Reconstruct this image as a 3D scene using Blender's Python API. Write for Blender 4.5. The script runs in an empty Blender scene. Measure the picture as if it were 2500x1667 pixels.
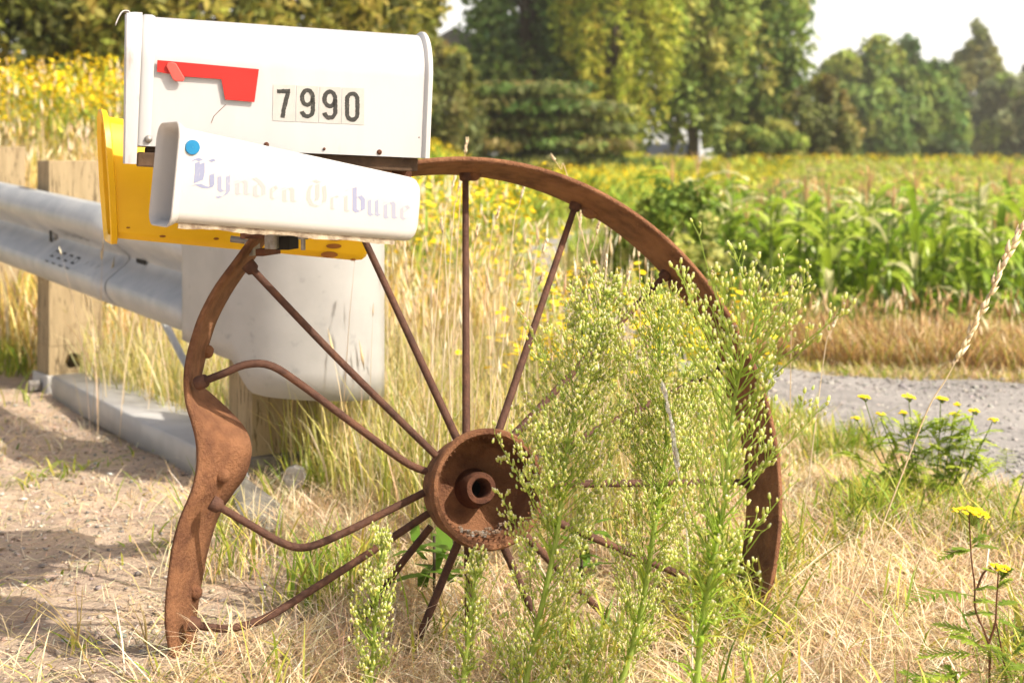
import bpy, bmesh, math, random
import numpy as np
from mathutils import Vector, Matrix

random.seed(11)
RNG = np.random.default_rng(11)
SC = bpy.context.scene
COL = SC.collection

# ------------------------------------------------------------------ camera, sky, sun, exposure
F, CX, HY, CH = 3300.0, 1250.0, 400.0, 0.86      # focal length and horizon in photo pixels (2500 wide), eye height in m
cam_d = bpy.data.cameras.new('camera')
cam = bpy.data.objects.new('camera', cam_d); COL.objects.link(cam)
cam.location = (0, 0, CH); cam.rotation_euler = (math.radians(90), 0, 0)
cam_d.sensor_width = 36.0; cam_d.lens = F / 2500 * 36
cam_d.shift_y = -(833.5 - HY) / 2500
cam_d.clip_start = 0.05; cam_d.clip_end = 3000
cam_d.dof.use_dof = True; cam_d.dof.focus_distance = 2.27; cam_d.dof.aperture_fstop = 5.0
SC.camera = cam

SUN_DIR = Vector((0.88, -0.475, 0)).normalized()
SUN_EL = math.radians(43)
w = bpy.data.worlds.new('World'); SC.world = w; w.use_nodes = True
nt = w.node_tree; nt.nodes.clear()
sky = nt.nodes.new('ShaderNodeTexSky'); sky.sky_type = 'NISHITA'; sky.sun_disc = False
sky.sun_elevation = SUN_EL; sky.sun_rotation = math.atan2(SUN_DIR.x, SUN_DIR.y)
sky.air_density = 1.0; sky.dust_density = 9.0; sky.ozone_density = 0.5
bg = nt.nodes.new('ShaderNodeBackground'); bg.inputs['Strength'].default_value = 0.09
wo = nt.nodes.new('ShaderNodeOutputWorld')
# summer haze: the sky whitens evenly towards the horizon all the way round
geo_w = nt.nodes.new('ShaderNodeNewGeometry'); spw = nt.nodes.new('ShaderNodeSeparateXYZ'); nt.links.new(geo_w.outputs['Incoming'], spw.inputs[0])
ab = nt.nodes.new('ShaderNodeMath'); ab.operation = 'ABSOLUTE'; nt.links.new(spw.outputs[2], ab.inputs[0])
hz = nt.nodes.new('ShaderNodeMapRange'); hz.interpolation_type = 'SMOOTHSTEP'; hz.inputs[1].default_value = 0.0; hz.inputs[2].default_value = 0.36; hz.inputs[3].default_value = 0.95; hz.inputs[4].default_value = 0.0
nt.links.new(ab.outputs[0], hz.inputs[0])
mxw = nt.nodes.new('ShaderNodeMix'); mxw.data_type = 'RGBA'; mxw.inputs[7].default_value = (12.0, 11.8, 11.2, 1)
nt.links.new(hz.outputs[0], mxw.inputs[0]); nt.links.new(sky.outputs[0], mxw.inputs[6])
nt.links.new(mxw.outputs[2], bg.inputs[0]); nt.links.new(bg.outputs[0], wo.inputs[0])
sd = bpy.data.lights.new('sun', 'SUN'); sd.energy = 3.9; sd.angle = math.radians(0.53); sd.color = (1.0, 0.90, 0.75)
sun = bpy.data.objects.new('sun', sd); COL.objects.link(sun)
sv = Vector((SUN_DIR.x * math.cos(SUN_EL), SUN_DIR.y * math.cos(SUN_EL), math.sin(SUN_EL)))
sun.rotation_euler = sv.to_track_quat('Z', 'Y').to_euler(); sun.location = sv * 20
SC.view_settings.view_transform = 'Standard'; SC.view_settings.look = 'None'
SC.view_settings.exposure = 0.78; SC.view_settings.gamma = 1.0
SC.cycles.max_bounces = 6; SC.cycles.transparent_max_bounces = 8

def P(px, py, d):
    return Vector(((px - CX) / F * d, d, CH + (HY - py) / F * d))

def S(t):
    t = np.clip(t, 0, 1); return t * t * (3 - 2 * t)

# ------------------------------------------------------------------ materials
MATS = {}
def mat(name, col, rough=0.6, col2=None, scale=20, bump=0.0, bscale=None, metal=0.0, spec=0.4, stretch=(1, 1, 1), lo=0.4, hi=0.65, col3=None, scale3=3.0, lo3=0.5, hi3=0.7, coat=0.0):
    m = bpy.data.materials.new(name); m.use_nodes = True; MATS[name] = m
    n = m.node_tree.nodes; l = m.node_tree.links
    b = n['Principled BSDF']
    b.inputs['Roughness'].default_value = rough; b.inputs['Metallic'].default_value = metal
    b.inputs['Specular IOR Level'].default_value = spec; b.inputs['Coat Weight'].default_value = coat
    b.inputs['Base Color'].default_value = (*col, 1)
    tc = n.new('ShaderNodeTexCoord'); mp = n.new('ShaderNodeMapping'); mp.inputs['Scale'].default_value = stretch
    l.new(tc.outputs['Object'], mp.inputs[0])
    def noise(sc, det=6, ro=0.6):
        t = n.new('ShaderNodeTexNoise'); t.inputs['Scale'].default_value = sc; t.inputs['Detail'].default_value = det
        t.inputs['Roughness'].default_value = ro; l.new(mp.outputs[0], t.inputs['Vector']); return t
    def ramp(src, a, c):
        r = n.new('ShaderNodeMapRange'); r.inputs[1].default_value = a; r.inputs[2].default_value = c
        l.new(src, r.inputs[0]); return r.outputs[0]
    out = None
    if col2:
        t = noise(scale)
        mx = n.new('ShaderNodeMix'); mx.data_type = 'RGBA'
        mx.inputs[6].default_value = (*col, 1); mx.inputs[7].default_value = (*col2, 1)
        l.new(ramp(t.outputs[0], lo, hi), mx.inputs[0]); out = mx.outputs[2]
    if col3:
        t = noise(scale3)
        mx = n.new('ShaderNodeMix'); mx.data_type = 'RGBA'
        mx.inputs[6].default_value = (*col, 1)
        if out: l.new(out, mx.inputs[6])
        mx.inputs[7].default_value = (*col3, 1)
        l.new(ramp(t.outputs[0], lo3, hi3), mx.inputs[0]); out = mx.outputs[2]
    if out: l.new(out, b.inputs['Base Color'])
    if bump:
        t = noise(bscale or scale * 2, 8, 0.65)
        bp = n.new('ShaderNodeBump'); bp.inputs['Strength'].default_value = bump; bp.inputs['Distance'].default_value = 0.01
        l.new(t.outputs[0], bp.inputs['Height']); l.new(bp.outputs[0], b.inputs['Normal'])
    return m

def leafmat(name, trans=0.35, rough=0.55, spec=0.25):
    m = bpy.data.materials.new(name); m.use_nodes = True; MATS[name] = m
    n = m.node_tree.nodes; l = m.node_tree.links; b = n['Principled BSDF']; o = n['Material Output']
    a = n.new('ShaderNodeAttribute'); a.attribute_name = 'Col'
    tr = n.new('ShaderNodeBsdfTranslucent'); mx = n.new('ShaderNodeMixShader'); mx.inputs[0].default_value = trans
    b.inputs['Roughness'].default_value = rough; b.inputs['Specular IOR Level'].default_value = spec
    l.new(a.outputs['Color'], b.inputs['Base Color']); l.new(a.outputs['Color'], tr.inputs['Color'])
    l.new(b.outputs[0], mx.inputs[1]); l.new(tr.outputs[0], mx.inputs[2]); l.new(mx.outputs[0], o.inputs['Surface'])
    return m

leafmat('leaf', 0.42); leafmat('dry', 0.3, 0.7, 0.15); leafmat('petal', 0.15, 0.7, 0.1); leafmat('corn', 0.4, 0.36, 0.6)
mat('rust', (0.25, 0.118, 0.06), 0.8, (0.135, 0.06, 0.034), 26, 0.8, 170, spec=0.2, col3=(0.32, 0.155, 0.08), scale3=9, lo3=0.48, hi3=0.72)
mat('spoke_rust', (0.105, 0.052, 0.036), 0.75, (0.065, 0.032, 0.024), 45, 0.4, 220, spec=0.25, col3=(0.17, 0.075, 0.04), scale3=14, lo3=0.52, hi3=0.75)
mat('dark_rust', (0.13, 0.055, 0.032), 0.85, (0.07, 0.03, 0.02), 40, 0.5, 200, spec=0.2)
mat('enamel', (0.47, 0.475, 0.49), 0.34, (0.425, 0.43, 0.44), 9, 0.06, 14, spec=0.5, stretch=(1, 1, 0.3), col3=(0.41, 0.41, 0.405), scale3=42, lo3=0.66, hi3=0.8)
mat('enamel_dirty', (0.50, 0.50, 0.52), 0.45, (0.30, 0.26, 0.23), 30, 0.1, 60, lo=0.58, hi=0.75, stretch=(1, 1, 0.35))
mat('white_plastic', (0.49, 0.485, 0.48), 0.5, (0.465, 0.455, 0.45), 9, 0.04, 40, col3=(0.36, 0.34, 0.315), scale3=33, lo3=0.68, hi3=0.85)
mat('grimy_plastic', (0.46, 0.39, 0.29), 0.8, (0.18, 0.13, 0.09), 50, 0.4, 90)
mat('yellow_plastic', (0.88, 0.53, 0.008), 0.42, (0.82, 0.47, 0.006), 6, 0.03, 40, spec=0.45, col3=(0.55, 0.25, 0.01), scale3=40, lo3=0.68, hi3=0.85)
mat('brown_mark', (0.32, 0.12, 0.015), 0.7, (0.24, 0.08, 0.012), 40)
mat('red_plastic', (0.50, 0.018, 0.014), 0.45, (0.43, 0.015, 0.012), 14, 0.03)
mat('pink_plastic', (0.58, 0.085, 0.07), 0.45, (0.52, 0.065, 0.055), 20)
mat('sticker', (0.43, 0.43, 0.42), 0.5, (0.395, 0.39, 0.375), 40)
mat('ink_black', (0.03, 0.03, 0.028), 0.6, (0.10, 0.095, 0.085), 160, lo=0.55, hi=0.75)
mat('blue_sticker', (0.006, 0.16, 0.36), 0.35, (0.008, 0.19, 0.40), 50)
mat('galvanised', (0.43, 0.45, 0.47), 0.5, (0.36, 0.385, 0.41), 14, 0.06, 60, metal=0.25, spec=0.5, col3=(0.52, 0.53, 0.53), scale3=5, lo3=0.5, hi3=0.75)
mat('zinc_panel', (0.40, 0.40, 0.40), 0.5, (0.36, 0.36, 0.36), 10, 0.04, 60, metal=0.1, col3=(0.27, 0.28, 0.285), scale3=26, lo3=0.60, hi3=0.74)
mat('zinc_beam', (0.50, 0.50, 0.50), 0.55, (0.42, 0.42, 0.42), 9, 0.05, 60, metal=0.1)
mat('dirty_zinc', (0.19, 0.18, 0.155), 0.7, (0.11, 0.10, 0.085), 14, 0.15, 60, metal=0.1, col3=(0.25, 0.24, 0.21), scale3=30)
mat('dull_steel', (0.30, 0.29, 0.28), 0.5, (0.20, 0.18, 0.16), 60, 0.2, 100, metal=0.5)
mat('hole_dark', (0.012, 0.011, 0.010), 0.8)  # black painted in for the dark inside openings
mat('timber', (0.36, 0.285, 0.175), 0.85, (0.27, 0.21, 0.125), 26, 0.35, 60, spec=0.15, stretch=(1, 1, 0.12), col3=(0.13, 0.10, 0.06), scale3=110, lo3=0.56, hi3=0.64)
mat('old_board', (0.10, 0.06, 0.035), 0.85, (0.055, 0.033, 0.02), 30, 0.3, 60)
mat('bark', (0.10, 0.075, 0.05), 0.9, (0.055, 0.04, 0.03), 8, 0.6, 20, stretch=(1, 1, 0.3))
mat('gravel', (0.34, 0.325, 0.315), 0.9, (0.235, 0.225, 0.22), 22, 1.2, 40, spec=0.15, col3=(0.40, 0.38, 0.365), scale3=1.6, lo3=0.45, hi3=0.7)
mat('stone', (0.40, 0.37, 0.33), 0.8, (0.24, 0.25, 0.25), 30, 0.3, 90, lo=0.35, hi=0.65)
mat('soil_grit', (0.22, 0.15, 0.10), 0.9, (0.30, 0.29, 0.27), 120, lo=0.5, hi=0.6)
mat('far_wall', (0.42, 0.44, 0.47), 0.7, (0.36, 0.38, 0.41), 3)
mat('far_roof', (0.16, 0.15, 0.15), 0.8, (0.12, 0.115, 0.11), 4)
mat('car_white', (0.45, 0.46, 0.48), 0.3, coat=0.3)  # white darkened: the shadow under the trees is put into the colour
mat('glass_dark', (0.03, 0.04, 0.045), 0.1, spec=0.6)
mat('tyre', (0.02, 0.02, 0.02), 0.8)
mat('post_white', (0.62, 0.66, 0.66), 0.5, (0.55, 0.58, 0.58), 10)

# ------------------------------------------------------------------ mesh helpers
def link(name, me, parent=None, origin=None, m=None):
    o = bpy.data.objects.new(name, me); COL.objects.link(o)
    if m:
        if isinstance(m, str): m = MATS[m]
        me.materials.append(m) if len(me.materials) == 0 else None
    if parent is not None:
        o.parent = parent
        if parent.type == 'EMPTY' and parent.parent is None:
            o.matrix_parent_inverse = Matrix.Translation(-parent.location)
    elif origin is not None:
        me.transform(Matrix.Translation(-Vector(origin))); o.location = origin
    return o

def tag(o, label=None, cat=None, group=None, kind=None):
    if label: o['label'] = label
    if cat: o['category'] = cat
    if group: o['group'] = group
    if kind: o['kind'] = kind
    return o

def thing(name, loc, label, cat, group=None):
    o = bpy.data.objects.new(name, None); COL.objects.link(o); o.location = Vector(loc)
    o.empty_display_size = 0.05
    return tag(o, label, cat, group)

class MB:
    def __init__(s): s.v = []; s.f = []
    def add(s, vs, fs):
        b = len(s.v); s.v += [tuple(v) for v in vs]; s.f += [tuple(b + i for i in f) for f in fs]; return s
    def box(s, c, ax, ay, az):                       # centre and three half-axes
        c, ax, ay, az = (Vector(q) for q in (c, ax, ay, az))
        vs = [c + ax * i + ay * j + az * k for i in (-1, 1) for j in (-1, 1) for k in (-1, 1)]
        return s.add(vs, [(0, 1, 3, 2), (4, 6, 7, 5), (0, 4, 5, 1), (2, 3, 7, 6), (0, 2, 6, 4), (1, 5, 7, 3)])
    def tube(s, pts, rs, n=10, cap=True, flat=1.0):
        pts = [Vector(p) for p in pts]
        if not hasattr(rs, '__len__'): rs = [rs] * len(pts)
        t0 = (pts[1] - pts[0]).normalized()
        u = t0.orthogonal().normalized(); b = len(s.v)
        for i, p in enumerate(pts):
            t = (pts[min(i + 1, len(pts) - 1)] - pts[max(i - 1, 0)]).normalized()
            u = (u - t * u.dot(t)); u = u.normalized() if u.length > 1e-6 else t.orthogonal().normalized()
            q = t.cross(u)
            for k in range(n):
                a = 2 * math.pi * k / n
                s.v.append(tuple(p + (u * math.cos(a) + q * math.sin(a) * flat) * rs[i]))
        for i in range(len(pts) - 1):
            for k in range(n):
                s.f.append((b + i * n + k, b + i * n + (k + 1) % n, b + (i + 1) * n + (k + 1) % n, b + (i + 1) * n + k))
        if cap:
            s.f.append(tuple(b + k for k in reversed(range(n)))); e = b + (len(pts) - 1) * n
            s.f.append(tuple(e + k for k in range(n)))
        return s
    def lathe(s, o, ax, prof, n=40, closed=False):     # profile of (radius, along axis)
        o = Vector(o); ax = Vector(ax).normalized(); u = ax.orthogonal().normalized(); q = ax.cross(u); b = len(s.v); m = len(prof)
        for r, h in prof:
            for k in range(n):
                a = 2 * math.pi * k / n
                s.v.append(tuple(o + ax * h + (u * math.cos(a) + q * math.sin(a)) * r))
        for i in range(m - 1 + (1 if closed else 0)):
            j = (i + 1) % m
            for k in range(n):
                s.f.append((b + i * n + k, b + i * n + (k + 1) % n, b + j * n + (k + 1) % n, b + j * n + k))
        return s
    def prism(s, poly, off):                           # planar loop of Vectors extruded by off
        n = len(poly); off = Vector(off)
        vs = [Vector(p) for p in poly] + [Vector(p) + off for p in poly]
        return s.add(vs, [tuple(range(n)), tuple(reversed(range(n, 2 * n)))] + [(i, i + n, (i + 1) % n + n, (i + 1) % n) for i in range(n)])
    def grid(s, rows, close=False):
        b = len(s.v); n = len(rows[0])
        for r in rows: s.v += [tuple(p) for p in r]
        for i in range(len(rows) - 1):
            for k in range(n if close else n - 1):
                s.f.append((b + i * n + k, b + i * n + (k + 1) % n, b + (i + 1) * n + (k + 1) % n, b + (i + 1) * n + k))
        return s
    def build(s, name, m, parent=None, origin=None, smooth=None, bevel=None, normals=True, solid=None):
        me = bpy.data.meshes.new(name); me.from_pydata(s.v, [], s.f)
        bm = bmesh.new(); bm.from_mesh(me)
        if bevel:
            bmesh.ops.remove_doubles(bm, verts=bm.verts, dist=1e-5)
            es = [e for e in bm.edges if len(e.link_faces) == 2 and e.calc_face_angle(0) > 0.6]
            bmesh.ops.bevel(bm, geom=es, offset=bevel, segments=2, affect='EDGES', profile=0.6)
        if normals: bmesh.ops.recalc_face_normals(bm, faces=bm.faces)
        bm.to_mesh(me); bm.free()
        if smooth is not None:
            for p in me.polygons: p.use_smooth = True
            me.set_sharp_from_angle(angle=math.radians(smooth))
        o = link(name, me, parent, origin, m)
        if solid:
            md = o.modifiers.new('thickness', 'SOLIDIFY'); md.thickness = solid; md.offset = 0
        return o

def np_mesh(name, v, quads, tris, cols=None):
    me = bpy.data.meshes.new(name)
    v = np.asarray(v, np.float32); nq, ntri = len(quads), len(tris)
    me.vertices.add(len(v)); me.vertices.foreach_set('co', v.ravel())
    li = np.concatenate([np.asarray(quads, np.int32).ravel(), np.asarray(tris, np.int32).ravel()]) if nq and ntri else np.asarray(quads if nq else tris, np.int32).ravel()
    me.loops.add(len(li)); me.loops.foreach_set('vertex_index', li)
    ls = np.concatenate([np.arange(nq) * 4, nq * 4 + np.arange(ntri) * 3]).astype(np.int32)
    me.polygons.add(nq + ntri); me.polygons.foreach_set('loop_start', ls)
    me.update(calc_edges=True)
    if cols is not None:
        a = me.color_attributes.new('Col', 'FLOAT_COLOR', 'POINT')
        c = np.ones((len(v), 4), np.float32); c[:, :3] = cols; a.data.foreach_set('color', c.ravel())
    me.validate()
    return me

class NB:                                              # numpy geometry collector
    def __init__(s): s.v = []; s.q = []; s.t = []; s.c = []; s.n = 0
    def add(s, v, q=None, t=None, c=None):
        s.v.append(v); s.c.append(c)
        if q is not None and len(q): s.q.append(np.asarray(q) + s.n)
        if t is not None and len(t): s.t.append(np.asarray(t) + s.n)
        s.n += len(v)
    def mesh(s, name):
        z4 = np.zeros((0, 4), int); z3 = np.zeros((0, 3), int)
        return np_mesh(name, np.concatenate(s.v), np.concatenate(s.q) if s.q else z4, np.concatenate(s.t) if s.t else z3, np.concatenate(s.c))
    def obj(s, name, m, parent=None, origin=None): return link(name, s.mesh(name), parent, origin, m)
    # tapering curved blades: base points, height, width, horizontal throw, azimuth of the throw, colours at root and tip
    def blades(s, p, h, wd, throw, az, c0, c1, face=None, droop=None):
        n = len(p); d = np.stack([np.cos(az), np.sin(az), np.zeros(n)], 1)
        fa = az + np.pi / 2 + (RNG.normal(0, 0.5, n) if face is None else face)
        sd_ = np.stack([np.cos(fa), np.sin(fa), np.zeros(n)], 1)
        up = np.array([0, 0, 1.0]); dr = np.zeros(n) if droop is None else droop
        def pt(t): return p + up * (h * (t - dr * t ** 3))[:, None] + d * (throw * t ** 1.8)[:, None]
        v = np.zeros((n, 7, 3))
        for i, (t, k) in enumerate(((0, 0.8), (0.4, 1.0), (0.75, 0.7))):
            q = pt(t); v[:, 2 * i] = q - sd_ * (wd * k / 2)[:, None]; v[:, 2 * i + 1] = q + sd_ * (wd * k / 2)[:, None]
        v[:, 6] = pt(1.0)
        b = np.arange(n)[:, None] * 7
        q = np.concatenate([b + np.array([0, 1, 3, 2]), b + np.array([2, 3, 5, 4])]); t = b + np.array([4, 5, 6])
        c = np.zeros((n, 7, 3))
        for i, k in enumerate((0, 0, .4, .4, .75, .75, 1)): c[:, i] = c0 * (1 - k) + c1 * k
        s.add(v.reshape(-1, 3), q, t, c.reshape(-1, 3))
    # copies of a template along given axes
    def inst(s, tv, tq, tt, tc, pos, axis, sc, jit=None):
        n = len(pos); a = axis / np.linalg.norm(axis, axis=1, keepdims=True)
        r = RNG.normal(size=(n, 3)); u = np.cross(a, r); u /= np.linalg.norm(u, axis=1, keepdims=True); w_ = np.cross(a, u)
        sc = np.asarray(sc)
        if sc.ndim == 1: sc = np.stack([sc, sc, sc], 1)
        v = pos[:, None] + (u[:, None] * tv[None, :, 0:1] * sc[:, None, 0:1] + w_[:, None] * tv[None, :, 1:2] * sc[:, None, 1:2] + a[:, None] * tv[None, :, 2:3] * sc[:, None, 2:3])
        k = len(tv); b = np.arange(n)[:, None, None] * k
        c = np.broadcast_to(tc[None], (n, k, 3)) * (1 if jit is None else jit[:, None, :])
        s.add(v.reshape(-1, 3), (b + tq[None]).reshape(-1, 4) if len(tq) else None, (b + tt[None]).reshape(-1, 3) if len(tt) else None, c.reshape(-1, 3))
    # leaf cards: diamond quads with random facing
    def cards(s, pos, size, col, nrm=None, asp=0.55):
        n = len(pos); a = RNG.normal(size=(n, 3)) if nrm is None else nrm
        a /= np.linalg.norm(a, axis=1, keepdims=True)
        r = RNG.normal(size=(n, 3)); u = np.cross(a, r); u /= np.linalg.norm(u, axis=1, keepdims=True); w_ = np.cross(a, u)
        U = u * size[:, None]; W = w_ * (size * asp)[:, None]
        v = np.stack([pos - U, pos + W, pos + U, pos - W], 1)
        q = np.arange(n)[:, None] * 4 + np.arange(4)
        s.add(v.reshape(-1, 3), q, None, np.repeat(col, 4, axis=0))

def pal(n, cols, jit=0.18, wts=None):
    cols = np.array(cols, float); i = RNG.choice(len(cols), n, p=None if wts is None else np.array(wts) / sum(wts))
    return np.clip(cols[i] * (1 + RNG.normal(0, jit, (n, 1))) * (1 + RNG.normal(0, jit * 0.3, (n, 3))), 0.004, 0.95)

# ------------------------------------------------------------------ ground and lane
def gz(x, y):
    x = np.asarray(x, float); y = np.asarray(y, float)
    z = -0.38 * S((y - (6.1 - 0.4 * (x - 1))) / 2.6) * S((x - (0.55 + 0.1 * (np.maximum(y, 8) - 8))) / 0.9) * (1 - 0.75 * S((y - 14) / 30))
    z = z + 0.72 * S((y - 6.0) / 3.6) * S((-0.35 - x) / 1.3) * (1 - 0.5 * S((y - 14) / 25))
    z = z + 0.10 * S((-1.5 - x) / 1.5) * S((y - 4.6) / 2)
    z = z + 0.3 * S((y - 22) / 26)
    z = z + 0.008 * np.sin(x * 5.1 + y * 3.3) * np.sin(y * 4.7 - x * 2.2) + 0.004 * np.sin(x * 17 + 1) * np.sin(y * 15)
    z = z + 0.065 * np.exp(-((x + .52) / .26) ** 2 - ((y - 2.16) / .2) ** 2)
    z = z - 0.012 * np.exp(-((y - 3.45 - 0.15 * x) / 0.16) ** 2) * S((-0.75 - x) / 0.2)
    return z

def axis_pts(segs):
    out = []
    for a, b, st in segs: out += list(np.arange(a, b, st))
    return np.array(out + [segs[-1][1]])
gx = axis_pts([(-900, -60, 120), (-60, -12, 8), (-12, -3.5, 0.5), (-3.5, 4, 0.07), (4, 12, 0.5), (12, 60, 8), (60, 900, 120)])
gy = axis_pts([(-60, 0, 10), (0, 1.4, 0.3), (1.4, 7, 0.07), (7, 16, 0.3), (16, 60, 2), (60, 200, 20), (200, 1800, 200)])
X, Y = np.meshgrid(gx, gy); Z = gz(X, Y); nx = len(gx)
ii = (np.arange(len(gy) - 1)[:, None] * nx + np.arange(nx - 1)[None]).ravel()
me = np_mesh('ground', np.stack([X, Y, Z], -1).reshape(-1, 3), np.stack([ii, ii + 1, ii + nx + 1, ii + nx], 1), np.zeros((0, 3), int))
for p in me.polygons: p.use_smooth = True
m = mat('soil', (0.58, 0.45, 0.35), 0.95, (0.37, 0.29, 0.235), 30, 1.6, 55, spec=0.1, col3=(0.68, 0.53, 0.40), scale3=5, lo3=0.42, hi3=0.66)
n = m.node_tree.nodes; l = m.node_tree.links; b = n['Principled BSDF']
# bare grit by the guardrail, straw-coloured thatch to the right, greener turf far off: by position on the ground
geo = n.new('ShaderNodeNewGeometry'); sp = n.new('ShaderNodeSeparateXYZ'); l.new(geo.outputs['Position'], sp.inputs[0])
nz = n.new('ShaderNodeTexNoise'); nz.inputs['Scale'].default_value = 2.5; nz.inputs['Detail'].default_value = 5; l.new(geo.outputs['Position'], nz.inputs['Vector'])
def math_n(op, a, c):
    q = n.new('ShaderNodeMath'); q.operation = op
    for i, k in enumerate((a, c)):
        if isinstance(k, (int, float)): q.inputs[i].default_value = k
        else: l.new(k, q.inputs[i])
    return q.outputs[0]
def mrange(src, a, c):
    r = n.new('ShaderNodeMapRange'); r.interpolation_type = 'SMOOTHSTEP'; r.inputs[1].default_value = a; r.inputs[2].default_value = c; l.new(src, r.inputs[0]); return r.outputs[0]
def mixc(fac, a, bcol):
    mx = n.new('ShaderNodeMix'); mx.data_type = 'RGBA'; l.new(fac, mx.inputs[0]); l.new(a, mx.inputs[6]); mx.inputs[7].default_value = (*bcol, 1); return mx.outputs[2]
src = b.inputs['Base Color'].links[0].from_socket
jx = math_n('ADD', sp.outputs[0], math_n('MULTIPLY', nz.outputs[0], 0.9))
c1 = mixc(mrange(jx, -0.25, 0.25), src, (0.55, 0.42, 0.26))
c2 = mixc(mrange(math_n('ADD', sp.outputs[1], nz.outputs[0]), 5.6, 7.5), c1, (0.28, 0.26, 0.08))
l.new(c2, b.inputs['Base Color'])
tag(link('ground', me, m=m), kind='structure')

EL = [(3.6, -1.0), (2.6, 1.5), (1.9, 2.9), (1.30, 3.45), (0.90, 4.6), (0.2, 6.8), (-0.25, 9), (-0.2, 11), (0.5, 15.5), (1.6, 19), (4.5, 25)]
ER = [(9, 2.2), (6, 3.6), (3.0, 4.85), (1.97, 5.2), (1.03, 5.62), (0.75, 7), (0.35, 9), (0.4, 11), (1.0, 14.5), (2.1, 17.5), (5.2, 23)]
def resample(pts, n):
    pts = np.array(pts, float); k = len(pts); t = np.linspace(0, k - 1, n); out = []
    for a in t:
        i = min(int(a), k - 2); f = a - i
        p0, p1, p2, p3 = pts[max(i - 1, 0)], pts[i], pts[i + 1], pts[min(i + 2, k - 1)]
        out.append(0.5 * ((2 * p1) + (-p0 + p2) * f + (2 * p0 - 5 * p1 + 4 * p2 - p3) * f * f + (-p0 + 3 * p1 - 3 * p2 + p3) * f ** 3))
    return np.array(out)
el, er = resample(EL, 120), resample(ER, 120)
rows = []
for i in range(120):
    r = []
    for k in range(25):
        f = k / 24; jt = 0.03 * math.sin(i * 1.7) if k in (0, 24) else 0
        q = el[i] * (1 - f) + er[i] * f + jt
        r.append((q[0], q[1], float(gz(q[0], q[1])) + 0.012 + 0.012 * math.sin(f * math.pi) ** 0.5))
    rows.append(r)
tag(MB().grid(rows).build('gravel_lane', 'gravel', smooth=60), kind='structure')
def on_lane(x, y, pad=0.0):
    res = np.zeros(len(x), bool); poly = np.concatenate([el, er[::-1]])
    j = len(poly) - 1
    for i in range(len(poly)):
        xi, yi = poly[i]; xj, yj = poly[j]
        c = ((yi > y) != (yj > y)) & (x < (xj - xi) * (y - yi) / (yj - yi + 1e-12) + xi); res ^= c; j = i
    return res

# ------------------------------------------------------------------ the dented iron wheel
psi, lam = math.radians(19), math.radians(12)
H = P(1167, 1192, 2.40); R = 0.594; RW = 0.128
wu = Vector((math.cos(psi), math.sin(psi), 0))
wn = Vector((math.sin(psi) * math.cos(lam), -math.cos(psi) * math.cos(lam), math.sin(lam)))
wv = wn.cross(wu); wv = wv if wv.z > 0 else -wv
wheel = thing('iron_wheel', (H.x, H.y, 0.0), 'large rusty iron wagon wheel with dented rim standing half buried under the mailboxes', 'wheel')
def rimpt(deg, r, off): 
    a = math.radians(deg); return H + wu * (r * math.cos(a)) + wv * (r * math.sin(a)) + wn * off
# dented left side: pairs of rim edges read off the photograph (left edge is the near one), with their depths
z3 = lambda x, y: (380 + x * .4464, 560 + y * .4464)
z4 = lambda x, y: (380 + x * .4252, 1060 + y * .4252)
dent = [(z3(545, 30), z3(602, 50)), (z3(440, 170), z3(512, 185)), (z3(330, 320), z3(412, 332)), (z3(250, 470), z3(332, 480)), (z3(205, 600), z3(286, 610)),
        (z3(175, 720), z3(258, 720)), (z3(165, 830), z3(236, 850)), (z3(175, 950), z3(290, 900)), (z3(200, 1040), z3(400, 1000)), (z3(220, 1120), z3(480, 1090)),
        (z3(230, 1200), z3(515, 1180)), (z3(232, 1280), z3(510, 1262)), (z3(222, 1350), z3(480, 1350)), (z3(200, 1440), z3(420, 1430)), (z4(150, 480), z4(360, 452)),
        (z4(110, 620), z4(310, 590)), (z4(85, 780), z4(270, 760)), (z4(68, 950), z4(240, 930)), (z4(65, 1080), z4(220, 1090)), (z4(80, 1200), z4(225, 1200)),
        (z4(112, 1300), z4(235, 1300)), (z4(170, 1420), z4(275, 1420))]
nd = len(dent)
dl = np.interp(np.arange(nd), [0, 4, 8, 11, 14, 18, 21], [2.365, 2.30, 2.25, 2.235, 2.21, 2.17, 2.17])
stations = []
for i, (a, c) in enumerate(dent):
    wpx = math.hypot(c[0] - a[0], c[1] - a[1]) / F * dl[i]
    dd = math.sqrt(max(RW ** 2 - wpx ** 2, 0.0006))
    stations.append((P(a[0], a[1], dl[i]), P(c[0], c[1], dl[i] + dd * 0.9)))
ringA = [(rimpt(dg, R, 0.02), rimpt(dg, R, 0.02 - RW)) for dg in np.arange(-78, 126, 3)]
sA = ringA[::-1]                                        # from upper left over the top to lower right, reversed: starts at upper left
allst = sA[::-1] + [(sA[0][0].lerp(stations[0][0], .5), sA[0][1].lerp(stations[0][1], .5))] + stations
nearE = resample([tuple(a) for a, c in allst], 4 * len(allst)); farE = resample([tuple(c) for a, c in allst], 4 * len(allst))
rows = []
for a, c in zip(nearE, farE):
    a, c = Vector(a), Vector(c)
    rows.append([a.lerp(c, k / 4) for k in range(5)])
rim = MB().grid(rows).build('rim', 'rust', wheel, smooth=50, solid=0.0085)
def rim_rivet(p, nrm, r=0.014):
    MB().lathe(p, nrm, [(0.0005, 0.012), (r * .6, 0.0105), (r * .9, 0.006), (r, 0.001), (r, -0.012)], 18).build('rivet', 'rust', wheel, smooth=50)
for dg in (84.5, 60, 37.5, 14):
    a = math.radians(dg); rad = wu * math.cos(a) + wv * math.sin(a)
    rim_rivet(rimpt(dg, R - 0.004, 0.02 - RW + 0.014), -rad, 0.017)
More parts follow.
